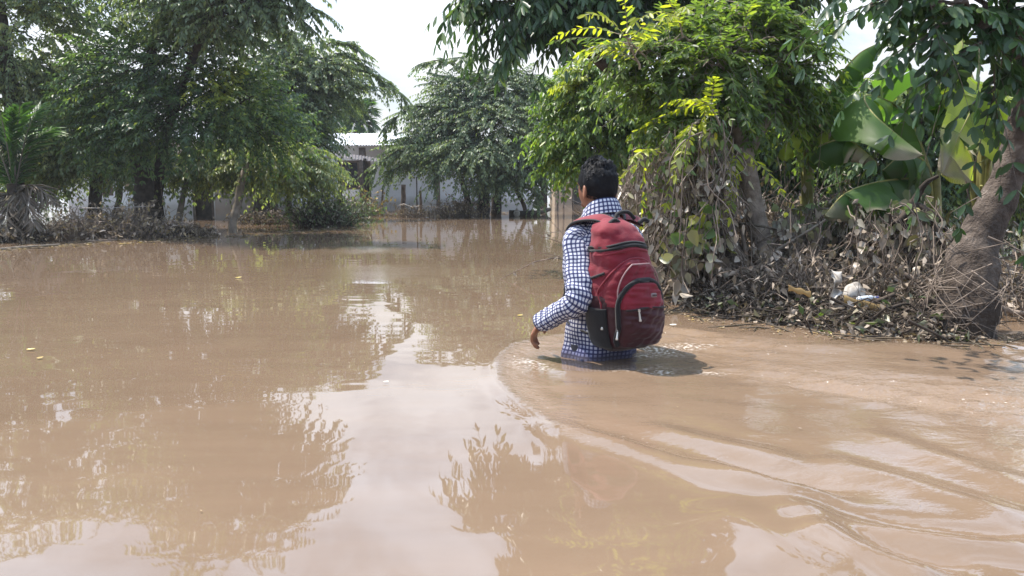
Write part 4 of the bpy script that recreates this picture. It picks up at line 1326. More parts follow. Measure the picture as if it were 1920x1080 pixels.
bp = banana('banana plant with a slim yellowish stem beside the feathery young tree', W(1508, 470, 5.7), W(1515, 255, 5.7), .055, 1)
banana_leaf(bp, [W(1515, 265, 5.7), W(1560, 165, 5.7), W(1605, 105, 5.65), W(1650, 78, 5.6)], .17, 61, fold=1.25, tint=.4, tears=7, left=.9, right=.9)
banana_leaf(bp, [W(1512, 270, 5.7), W(1500, 240, 5.6), W(1478, 262, 5.4), W(1470, 300, 5.3)], .13, 62, fold=.8, tint=.95, tears=2)
banana_leaf(bp, [W(1516, 290, 5.7), W(1540, 250, 5.6), W(1575, 245, 5.5), W(1600, 280, 5.4)], .15, 63, fold=.7, tint=.75, tears=3)
banana_leaf(bp, [W(1510, 300, 5.7), W(1535, 275, 5.5), W(1590, 262, 5.3), W(1650, 308, 5.15)], .17, 64, fold=1.0, tint=.3, tears=4, mud_from=.7)
bp = banana('leaning banana plant whose broad leaves have grey mud-dipped tips', W(1745, 480, 5.5), W(1752, 330, 5.5), .07, 2)
banana_leaf(bp, [W(1752, 340, 5.5), W(1700, 215, 5.6), W(1625, 178, 5.5), W(1640, 215, 5.2), W(1732, 292, 5.0)], .36, 65, fold=.75, tint=.5, tears=3, mud_from=.9, left=.9, right=.9, label='broad green leaf bent over with a grey muddy tip')
banana_leaf(bp, [W(1755, 335, 5.5), W(1790, 220, 5.6), W(1760, 160, 5.6), W(1690, 118, 5.5), W(1660, 110, 5.4)], .30, 66, fold=.9, tint=.3, tears=5)
banana_leaf(bp, [W(1752, 345, 5.5), W(1730, 300, 5.4), W(1690, 292, 5.3), W(1655, 318, 5.2)], .26, 67, fold=1.15, tint=.25, tears=1)
banana_leaf(bp, [W(1752, 350, 5.5), W(1720, 335, 5.4), W(1650, 340, 5.2), W(1585, 362, 5.0), W(1545, 405, 4.9)], .26, 68, fold=.9, tint=.3, tears=2, edge_brown=.15, mud_from=.8, mud_max=.6, label='drooping leaf turning brown')
bp = banana('banana plant behind the leaning trunk with one large leaf glowing in the sun', W(1840, 470, 5.2), W(1846, 250, 5.2), .07, 3)
banana_leaf(bp, [W(1846, 255, 5.2), W(1868, 180, 5.1), W(1848, 165, 5.0), W(1805, 240, 4.85), W(1766, 328, 4.75)], .52, 69, fold=.2, tint=.82, tears=4, mud_from=.8, left=.3, right=1.0, sidev=(1, .15, -.25), label='leaf glowing pale green with a grey mud tip')
banana_leaf(bp, [W(1846, 260, 5.2), W(1850, 235, 5.1), W(1905, 235, 4.9), W(1940, 262, 4.8)], .30, 70, fold=1.3, tint=.55, tears=4, edge_brown=.25)
banana_leaf(bp, [W(1846, 260, 5.3), W(1835, 180, 5.4), W(1812, 110, 5.5), W(1800, 60, 5.6)], .22, 71, fold=.7, tint=.85, tears=4)
banana_leaf(bp, [W(1846, 260, 5.3), W(1810, 200, 5.5), W(1770, 190, 5.6), W(1725, 215, 5.7)], .26, 72, fold=.8, tint=.45, tears=6)


# ------------------------------------------------------------------ vine thicket and flood debris on the right
def vine_curtain(label, seed, boxpx, D, n, mudz, tint, leafL=.075, heart=(.5, .48, .25), leafW=.06, n_strand=120, cat='vines', name='hanging_vines', group='mud-grey vines on the right bank'):
    """strands hanging from a top line given in photograph pixels, carrying heart-shaped leaves"""
    rng = np.random.default_rng(seed)
    (xa, ya), (xb, yb), drop = boxpx
    c = W((xa + xb) / 2, (ya + yb) / 2 + drop, D); c[2] = 0
    root = empty(name, c, label, cat, group)
    st = Acc(); lf = Acc(); pts = []
    for k in range(n_strand):
        u = rng.random(); d = D + rng.normal(0, .22)
        s = W(xa + (xb - xa) * u, ya + (yb - ya) * u + rng.normal(0, 18), d)
        L = drop * d / FPX * rng.uniform(.4, 1.15)
        e = s + np.array([rng.normal(0, .12), rng.normal(0, .12), -L]); e[2] = max(e[2], .0)
        C = curve([s, s * .66 + e * .34 + rng.normal(0, .04, 3), s * .33 + e * .67 + rng.normal(0, .05, 3), e], 10)
        st.tube(C, rng.uniform(.0015, .0045), 4, cap=False)
        pts.append(C)
    pts = np.concatenate(pts)
    B = pts[rng.integers(0, len(pts), n)] + rng.normal(0, .015, (n, 3))
    mu = np.clip((mudz - B[:, 2]) / .3 + .45 + .35 * rng.standard_normal(n), 0, .97)
    ti = np.clip(tint + .25 * rng.standard_normal(n), 0, 1)
    D_ = rng.normal(0, .5, (n, 3)) + np.array([0, -.15, -.8])
    Nn = rng.normal(0, .55, (n, 3)) + np.array([-.1, -.7, .5])
    lf.leaves(B, D_, Nn, leafL * rng.uniform(.55, 1.4, n), leafW * rng.uniform(.6, 1.3, n), ti, mu, rng.uniform(.05, .4, n), shape=heart)
    st.build('stems', M['twig'], root)
    lf.build('foliage', M['leaf_vine'], root)
    return root


vine_curtain('mud-grey vines hanging in a curtain right behind the man\'s shoulder', 81, ((1180, 320), (1310, 255), 200), 5.9, 1300, 1.0, .3, leafL=.06, leafW=.028, heart=(.3, .4, .25), n_strand=260)
vine_curtain('drying vines draped below the feathery crown with a few yellow leaves', 82, ((1255, 265), (1375, 265), 210), 5.2, 1300, .95, .5, leafL=.06, leafW=.026, n_strand=260)
vine_curtain('heart-leaved vine climbing the muddy stump beside the backpack', 83, ((1262, 430), (1350, 390), 150), 5.05, 420, .38, .5, leafL=.078, leafW=.062, n_strand=110)
vine_curtain('muddy broad-leaved creeper between the slender trunk and the brown banana leaf', 84, ((1455, 415), (1610, 400), 150), 5.4, 800, .62, .45, leafL=.06, leafW=.045, n_strand=240)
vine_curtain('muddy creeper below the mud-dipped banana leaves', 85, ((1600, 410), (1760, 400), 150), 4.9, 480, .66, .45, leafL=.065, leafW=.048, n_strand=180)
brush('dead_shrub', 'brown dead shrub filling the gap behind the backpack vines', 'shrub', 91, W(1310, 470, 6.1) * [1, 1, 0], (.5, .3, .95), 620, 2600, mud=.6, tint=(.1, .6), group='dead shrubs on the right bank', r=.005, leafL=.055, leafW=.024)
brush('dead_shrub', 'brown dead shrub behind the slender mud-grey trunk', 'shrub', 92, W(1510, 470, 6.1) * [1, 1, 0], (.55, .3, .85), 560, 2400, mud=.6, tint=(.1, .6), group='dead shrubs on the right bank', r=.005, leafL=.055, leafW=.024)
brush('dead_shrub', 'brown dead shrub under the mud-dipped banana leaves', 'shrub', 93, W(1640, 500, 5.4) * [1, 1, 0], (.45, .25, .6), 480, 1700, mud=.65, tint=(.1, .6), group='dead shrubs on the right bank', r=.005, leafL=.055, leafW=.024)
brush('dead_shrub', 'low tangle of mud-brown twigs at the waterline right of the muddy stump', 'shrub', 95, W(1440, 580, 5.0) * [1, 1, 0], (.42, .2, .42), 420, 1400, mud=.55, tint=(.0, .5), group='dead shrubs on the right bank', r=.004, leafL=.045, leafW=.022)
brush('dead_shrub', 'grey-brown tangle of dead stems standing over the debris left of the white container', 'shrub', 96, W(1500, 570, 4.75) * [1, 1, 0], (.36, .2, .48), 460, 1500, mud=.6, tint=(.1, .6), group='dead shrubs on the right bank', r=.004, leafL=.05, leafW=.024)
brush('dead_shrub', 'grey-brown tangle of dead stems between the white container and the leaning trunk', 'shrub', 97, W(1690, 560, 4.6) * [1, 1, 0], (.32, .2, .42), 400, 1200, mud=.6, tint=(.1, .6), group='dead shrubs on the right bank', r=.004, leafL=.05, leafW=.024)
brush('dead_shrub', 'thin muddy scrub right of the leaning trunk at the frame edge', 'shrub', 94, W(1935, 560, 4.6) * [1, 1, 0], (.28, .3, .5), 150, 500, mud=.65, tint=(.1, .6), group='dead shrubs on the right bank', r=.005, leafL=.06)


def stem_plant():
    b = W(1700, 520, 4.8); b[2] = 0
    root = empty('dead_banana_stump', b, 'dark broken banana stem with drooping dead stalks left of the leaning trunk', 'stump')
    A = Acc(); rg = np.random.default_rng(4)
    A.tube(curve([[b[0], b[1], -.8], b, W(1705, 440, 4.8), W(1712, 380, 4.8)], 18), np.linspace(.075, .045, 18), 12, rough=.06, rng=rg)
    A.build('stem', M['bark_dark'], root)
    for pts in ([(1710, 390), (1675, 420), (1668, 400)], [(1712, 385), (1735, 395), (1770, 470), (1775, 510)], [(1712, 385), (1760, 410), (1800, 480)], [(1708, 390), (1650, 455), (1590, 440)], [(1712, 380), (1735, 345), (1760, 330)]):
        S = Acc()
        S.tube(curve([W(x, y, 4.8 - .05 * i) for i, (x, y) in enumerate(pts)], 12), np.linspace(.025, .008, 12), 7, rough=.08, rng=rg)
        S.build('stalk', M['twig_dark'], root)


stem_plant()


def stump():
    b = W(1345, 560, 5.15); b[2] = 0
    root = empty('muddy_stump', b, 'mud-covered stump wrapped in roots right of the backpack', 'stump')
    A = Acc(); rg = np.random.default_rng(14)
    P = curve([[b[0], b[1], -.8], b, b + [.02, 0, .28], b + [-.02, .02, .52]], 16)
    A.tube(P, np.linspace(.20, .10, 16), 14, rough=.10, rng=rg)
    A.build('trunk', M['bark_mud'], root)
    R = Acc()
    for k in range(26):
        a = rg.uniform(0, 6.28)
        s = b + np.array([math.cos(a) * .14, math.sin(a) * .14, rg.uniform(.15, .5)])
        e = b + np.array([math.cos(a) * rg.uniform(.2, .45), math.sin(a) * rg.uniform(.2, .4), rg.uniform(-.05, .06)])
        R.tube(curve([s, (s + e) / 2 + rg.normal(0, .03, 3) + [0, 0, .05], e], 8), np.linspace(.012, .006, 8) * rg.uniform(.6, 1.6), 5)
    R.build('root', M['twig'], root)


stump()


def debris_bank():
    """the raft of mud, twigs and rotted leaves the flood piled up: nobody could count it"""
    rng = np.random.default_rng(77)
    A = Acc()
    line = np.array([G(1262, 555)[:2], G(1330, 585)[:2], G(1450, 600)[:2], G(1600, 618)[:2], G(1730, 628)[:2], G(1800, 628)[:2]])
    ln = curve(line, 60)
    nu, nv = 120, 46
    u = np.linspace(0, 59, nu); C = np.stack([np.interp(u, np.arange(60), ln[:, k]) for k in range(2)], 1)
    v = np.linspace(-.14, 1.3, nv)
    V = np.zeros((nu, nv, 3))
    V[:, :, 0] = C[:, None, 0] + v[None] * .12
    V[:, :, 1] = C[:, None, 1] + v[None] * 1.0
    h = .085 * np.clip((v + .14) / .35, 0, 1) ** .6 * np.clip((1.3 - v) / .3, 0, 1)
    e = np.clip(np.minimum(u, 59 - u) / 6, 0, 1)
    nz = vnoise(V[..., :2], 5, 5) * .05 + vnoise(V[..., :2], 6, 14) * .03 + vnoise(V[..., :2], 8, 30) * .015
    V[:, :, 2] = -.05 + (h[None] + nz * np.clip(h[None] * 8, 0, 1)) * e[:, None]
    A.grid(V, nu, nv, mat=0)
    # twigs and dead leaves over it
    n = 1300
    iu = rng.integers(4, nu - 4, n); iv = rng.integers(2, nv - 8, n)
    iv[:900] = rng.integers(0, 15, 900)
    for k in range(n):
        p = V[iu[k], iv[k]] + [0, 0, .02]
        d = rng.normal(0, 1, 3) * [1, .7, .45]; d = norm(d) * rng.uniform(.06, .28)
        if rng.random() < .3: d[2] = abs(d[2]) * 1.5 + .03
        A.tube(curve([p - d * .5, p + rng.normal(0, .02, 3) + [0, 0, .03], p + d * .6], 5), np.linspace(.0038, .001, 5) * rng.uniform(.4, 1.8), 4, mat=1, cap=False)
    for k in range(60):
        p = V[rng.integers(4, nu - 4), rng.integers(0, 22)] + [0, 0, .03]
        d = norm(rng.normal(0, 1, 3) * [1, .6, .35]) * rng.uniform(.18, .45)
        A.tube(curve([p - d * .5, p + rng.normal(0, .03, 3), p + d * .5], 8), np.linspace(.011, .005, 8) * rng.uniform(.6, 1.4), 6, mat=1)
    m = 5200
    iu = rng.integers(3, nu - 3, m); iv = np.minimum((rng.random(m) ** 1.6 * 36).astype(int), nv - 2)
    B = V[iu, iv] + rng.normal(0, .03, (m, 3)) + [0, 0, .03]
    A.leaves(B, rng.normal(0, 1, (m, 3)) * [1, 1, .7] + [0, 0, -.3], rng.normal(0, 1, (m, 3)) + [0, -.4, .6], rng.uniform(.015, .06, m), rng.uniform(.01, .03, m), rng.random(m) * .45,
             np.clip(rng.normal(.5, .3, m), 0, 1), rng.uniform(.1, .7, m), mat=2)
    B2 = B[:500] + [0, 0, .02]
    A.leaves(B2, rng.normal(0, 1, (500, 3)) * [1, 1, .7], rng.normal(0, 1, (500, 3)) + [0, -.4, .6], rng.uniform(.03, .07, 500), rng.uniform(.02, .045, 500), rng.random(500) * .6, np.clip(rng.normal(.62, .25, 500), 0, 1), .3, mat=3)
    tag(A.build('flood_debris', [M['mudbank'], M['twig_dark'], M['leaf_dead'], M['leaf_vine']], loc=(float(ln[30, 0]), float(ln[30, 1]), 0)), 'raft of mud, twigs and rotted leaves piled under the right bank thicket', 'debris', kind='stuff')


debris_bank()

M['white_plastic'] = noisy_mat('dirty_white_plastic', [(0.3, (0.17, 0.145, 0.12)), (0.5, (0.36, 0.33, 0.30)), (0.7, (0.50, 0.47, 0.44))], 22, 0.6, spec=.3, detail=8)
M['sack'] = noisy_mat('muddy_sackcloth', [(0.35, (0.17, 0.14, 0.12)), (0.65, (0.45, 0.42, 0.39))], 16, 0.9, 60, .5, .006)
M['dry_sheath'] = noisy_mat('dry_banana_sheath', [(0.3, (0.17, 0.10, 0.035)), (0.7, (0.46, 0.30, 0.12))], 9, 0.6, spec=.35)


def litter():
    c = W(1602, 546, 4.26)
    A = Acc()
    def dome(D, V):
        V = V.copy(); k = np.clip(-D[:, 2], 0, 1); V[:, 2] *= np.where(D[:, 2] < 0, .35, 1)
        V += (.006 * vnoise(D, 3, 3))[:, None] * D
        return V
    A.ellipsoid(c + [0, 0, -.02], (.056, .055, .068), 28, 18, fn=dome)
    tag(A.build('plastic_jug', M['white_plastic'], loc=c * [1, 1, 0]), 'round dirty white plastic container lodged in the debris right of the torn bag', 'jug')
    c = W(1566, 540, 4.18)
    rng = np.random.default_rng(3)
    u, v = np.meshgrid(np.linspace(0, 1, 22), np.linspace(0, 1, 14), indexing='ij')
    V = np.stack([c[0] + (v - .5) * .055 * (1 - .5 * u), c[1] + .02 * np.sin(u * 9 + v * 4), c[2] + .085 - u * .16], -1)
    V += .016 * np.stack([vnoise(V, 11, 30), vnoise(V, 12, 30), vnoise(V, 13, 30)], -1)
    B = Acc(); B.grid(V, 22, 14); B.grid(V[:, ::-1] + [0, .002, 0], 22, 14)
    tag(B.build('plastic_bag', M['white_plastic'], loc=c * [1, 1, 0]), 'torn crumpled white plastic bag hanging on a twig left of the round jug', 'bag')
    for k, (pts, r, lb) in enumerate([(((1582, 562), (1620, 572), (1660, 580)), .022, 'thick curled yellow-brown banana sheath under the white jug'),
                                      (((1640, 590), (1690, 597), (1730, 600)), .012, 'thin orange strip of dry banana sheath at the waterline'),
                                      (((1478, 540), (1500, 546), (1520, 552)), .014, 'short pale yellow sheath piece in the debris under the creeper')]):
        S = Acc()
        C = curve([W(x, y, 4.13) for x, y in pts], 14)
        w = r * 1.7
        rows = []
        for q in np.linspace(-1, 1, 7):
            rows.append(C + np.array([0, -.4 * (1 - q * q) * r, q * w * .6]) + np.array([0, 0, .004]) * np.sin(np.arange(14) + q)[:, None])
        S.grid(np.stack(rows, 1), 14, 7); S.grid(np.stack(rows, 1)[:, ::-1] + [0, .003, 0], 14, 7)
        tag(S.build('banana_sheath', M['dry_sheath'], loc=C[0] * [1, 1, 0]), lb, 'dry leaf', 'dry banana sheaths in the right bank debris')
    # clear bottle
    root = empty('plastic_bottle', W(1622, 560, 4.15) * [1, 1, 0], 'small pale plastic bottle lying in front of the white jug', 'bottle')
    A = Acc()
    a, b = W(1606, 562, 4.15), W(1642, 558, 4.18)
    A.tube(curve([a, a * .7 + b * .3, a * .3 + b * .7, b], 12), [.004, .016, .0175, .017, .0175, .017, .0175, .017, .016, .012, .007, .006], 14)
    A.build('body', plain('pale_bottle', (.5, .53, .58), .15, .6), root)
    Bq = Acc(); Bq.tube([b, b + norm(b - a) * .014], .0085, 12); Bq.build('cap', plain('blue_cap', (.06, .10, .4), .4), root)
    # sack behind the slender trunk
    c = W(1408, 396, 6.3)
    A = Acc()
    def lump(D, V):
        return V * (1 + .16 * vnoise(D, 21, 2.2) + .06 * vnoise(D, 22, 6))[:, None]
    A.ellipsoid(c, (.13, .1, .12), 30, 20, fn=lump)
    tag(A.build('sack', M['sack'], loc=c * [1, 1, 0]), 'muddy white sack caught behind the slender grey trunk', 'sack')
    # white jug by the log
    c = W(969, 390, 18.6)
    A = Acc(); A.ellipsoid(c * [1, 1, 0] + [0, 0, .07], (.075, .075, .1), 18, 12); A.tube([c * [1, 1, 0] + [0, 0, .15], c * [1, 1, 0] + [0, 0, .2]], .025, 10)
    tag(A.build('plastic_jug', M['white_plastic'], loc=c * [1, 1, 0]), 'small white jug bobbing beside the dark log', 'jug')
    # branches caught in the heap
    fb = 'broken branches in the right bank debris'
    for pts, r, lb in ((((1590, 440, 4.75), (1650, 490, 4.7), (1760, 545, 4.5)), .022, 'long dark branch slanting down to the foot of the leaning trunk'),
                       (((1370, 425, 5.5), (1400, 420, 5.3), (1470, 432, 5.2)), .012, 'thin pale branch lying behind the slender grey trunk'),
                       (((1455, 470, 5.0), (1520, 430, 5.0), (1560, 405, 5.0)), .010, 'thin grey branch rising towards the brown banana leaf'),
                       (((1860, 570, 4.3), (1900, 585, 4.3), (1960, 590, 4.2)), .020, 'pale broken branch right of the leaning trunk')):
        debris_stick('broken_branch', lb, [W(*p) for p in pts], r, M['twig'] if r > .015 else M['bark_pale'], fb)


litter()


def scum():
    """specks of leaf and twig drifting on the water: nobody could count them"""
    rng = np.random.default_rng(12)
    A = Acc()
    spots = []
    for line, k, wd in ((gl([(0, 468), (120, 460), (260, 454), (400, 446), (560, 436), (660, 424)]), 420, .25), (gl([(1250, 580), (1330, 602), (1450, 615), (1600, 630), (1750, 640), (1900, 640)]), 260, .06),
                        (gl([(700, 405), (860, 402), (1000, 398)]), 160, .4)):
        ln = curve(line, 50)
        i = rng.integers(0, 50, k)
        spots.append(ln[i] + rng.normal(0, 1, (k, 2)) * [wd * .5, wd] + [0, -.05])
    k = 110
    spots.append(np.stack([rng.uniform(-3.2, 1.0, k), rng.uniform(1.7, 9.5, k)], 1))
    P = np.concatenate(spots); n = len(P)
    B = np.concatenate([P, np.full((n, 1), .006)], 1)
    a = rng.uniform(0, 6.28, n)
    D = np.stack([np.cos(a), np.sin(a), 0 * a], 1)
    sc = np.where(np.arange(n) < n - k, 1.0, .45) * np.clip(P[:, 1] / 8, .45, 1.5)
    A.leaves(B, D, np.array([[0, 0, 1.0]]) + .15 * rng.normal(0, 1, (n, 3)), rng.uniform(.02, .08, n) * sc, rng.uniform(.008, .025, n) * sc, rng.random(n), np.clip(rng.normal(.3, .3, n), 0, 1), .05)
    for q in range(90):
        p = B[rng.integers(0, n - k)]; d = norm(rng.normal(0, 1, 3) * [1, .5, .06]) * rng.uniform(.05, .22)
        A.tube(np.array([p - d, p + rng.normal(0, .01, 3) * [1, 1, .3], p + d]), [.003, .0045, .002], 4)
    tag(A.build('floating_debris', [M['leaf_dead']], loc=(0, 6, 0)), 'specks of leaf and twig drifting along the banks', 'debris', kind='stuff')


scum()


def floating_leaf(label, px, py, L, w, rot, m, group='leaves floating on the open water'):
    c = G(px, py, .004)
    A = Acc()
    d = np.array([math.cos(rot), math.sin(rot), 0])
    A.leaves([c - d * L / 2 + [0, 0, .004]], [d], [[0.1, -.2, 1]], L, w, .9, 0.05, -.06, shape=(.4, .5, .35))
    tag(A.build('floating_leaf', m, loc=c), label, 'leaf', group)


M['leaf_yellow'] = leaf_mat('fallen_yellow_leaf', (.20, .14, .03), (.30, .22, .04), (.38, .30, .06), trans=.1)
M['leaf_pale'] = leaf_mat('bleached_leaf', (.4, .36, .28), (.5, .46, .4), (.6, .57, .5), trans=.1)
floating_leaf('yellow leaf floating alone on the brown water below the dark shrub', 447, 521, .055, .022, .6, M['leaf_yellow'])
floating_leaf('yellow-green leaf floating at the left edge', 58, 656, .042, .017, .1, M['leaf_yellow'])
floating_leaf('small dark leaf floating right beside the yellow-green one', 75, 672, .03, .016, 1.0, M['leaf_dead'])
floating_leaf('tiny pale leaf floating in the sky reflection left of the man', 724, 717, .022, .008, .1, M['leaf_pale'])
floating_leaf('yellowish leaf floating far out before the man\'s elbow', 975, 592, .035, .016, .2, M['leaf_yellow'])
floating_leaf('bleached leaf afloat just right of the backpack', 1262, 610, .04, .02, -.2, M['leaf_pale'])

# ------------------------------------------------------------------ the man wading and his backpack
YAW = math.radians(31)
FWD = np.array([-math.sin(YAW), math.cos(YAW), 0.0])
RGT = np.array([math.cos(YAW), math.sin(YAW), 0.0])
UPV = np.array([0, 0, 1.0])
BODY = G(1140, 668) * [1, 1, 0] + FWD * 0.06


def LW(p):
    """body frame (right, forward, up from the water line) to world"""
    p = np.asarray(p, float)
    return BODY + p[..., 0:1] * RGT + p[..., 1:2] * FWD + p[..., 2:3] * UPV


def plaid_mat(name):
    m, nt, p = mat_base(name)
    uvn = nt.nodes.new('ShaderNodeUVMap')
    sep = nt.nodes.new('ShaderNodeSeparateXYZ'); nt.links.new(uvn.outputs[0], sep.inputs[0])
    pitch = 0.0180
    masks = []
    wob = noise(nt, 40, 2)
    for ax in (0, 1):
        f = mathn(nt, 'FRACT', mathn(nt, 'ADD', mathn(nt, 'DIVIDE', sep.outputs[ax], pitch), mathn(nt, 'MULTIPLY', wob, 0.12)))
        d = mathn(nt, 'ABSOLUTE', mathn(nt, 'SUBTRACT', f, 0.5))
        mr = nt.nodes.new('ShaderNodeMapRange'); mr.interpolation_type = 'SMOOTHSTEP'
        mr.inputs['From Min'].default_value = 0.27; mr.inputs['From Max'].default_value = 0.33
        nt.links.new(d, mr.inputs['Value'])
        masks.append(mr.outputs[0])
    both = mathn(nt, 'MULTIPLY', masks[0], masks[1])
    any_ = mathn(nt, 'MAXIMUM', masks[0], masks[1])
    geo = nt.nodes.new('ShaderNodeNewGeometry'); sp = nt.nodes.new('ShaderNodeSeparateXYZ'); nt.links.new(geo.outputs['Position'], sp.inputs[0])
    wet = nt.nodes.new('ShaderNodeMapRange'); wet.inputs['From Min'].default_value = 0.085; wet.inputs['From Max'].default_value = 0.02
    nt.links.new(mathn(nt, 'ADD', sp.outputs[2], mathn(nt, 'MULTIPLY', mathn(nt, 'SUBTRACT', noise(nt, 14, 3), 0.5), 0.08)), wet.inputs['Value'])
    white = mixc(nt, wet.outputs[0], (0.50, 0.51, 0.57), (0.17, 0.18, 0.31))
    blue = mixc(nt, wet.outputs[0], (0.072, 0.08, 0.16), (0.024, 0.027, 0.09))
    c = mixc(nt, any_, white, blue)
    c = mixc(nt, both, c, (0.024, 0.027, 0.07))
    soak = nt.nodes.new('ShaderNodeMapRange'); soak.inputs['From Min'].default_value = 0.04; soak.inputs['From Max'].default_value = 0.012
    nt.links.new(mathn(nt, 'ADD', sp.outputs[2], mathn(nt, 'MULTIPLY', mathn(nt, 'SUBTRACT', noise(nt, 18, 4), 0.5), 0.05)), soak.inputs['Value'])
    c = mixc(nt, mathn(nt, 'MULTIPLY', soak.outputs[0], .75), c, (0.05, 0.042, 0.05))
    nt.links.new(c, p.inputs['Base Color'])
    p.inputs['Roughness'].default_value = 0.85
    p.inputs['Specular IOR Level'].default_value = 0.2
    bump(nt, p, noise(nt, 26, 4), .35, .008)
    return m


M['plaid'] = plaid_mat('checked_shirt_cotton')
M['skin'] = noisy_mat('skin', [(0.3, (0.20, 0.088, 0.052)), (0.7, (0.27, 0.122, 0.072))], 22, 0.5, 120, .15, .002, spec=.35)
M['skin'].node_tree.nodes['Principled BSDF'].inputs['Subsurface Weight'].default_value = 0.12
M['skin'].node_tree.nodes['Principled BSDF'].inputs['Subsurface Radius'].default_value = (0.02, 0.007, 0.004)
M['hair'] = noisy_mat('black_hair', [(0.3, (0.004, 0.004, 0.006)), (0.7, (0.010, 0.010, 0.012))], 60, 0.6, 120, .4, .003, spec=.12)
M['trouser'] = plain('dark_trousers', (0.03, 0.032, 0.045), .9)

J = {}
J['shl'] = LW([-.122, 0, .508]); J['shr'] = LW([.150, 0, .508])
J['ell'] = W(1082, 562, 3.24); J['wrl'] = W(1018, 601, 3.36)
J['elr'] = LW([.225, -.01, .235]); J['wrr'] = LW([.20, .22, .19])


HO = np.array([0, .004, -.036])


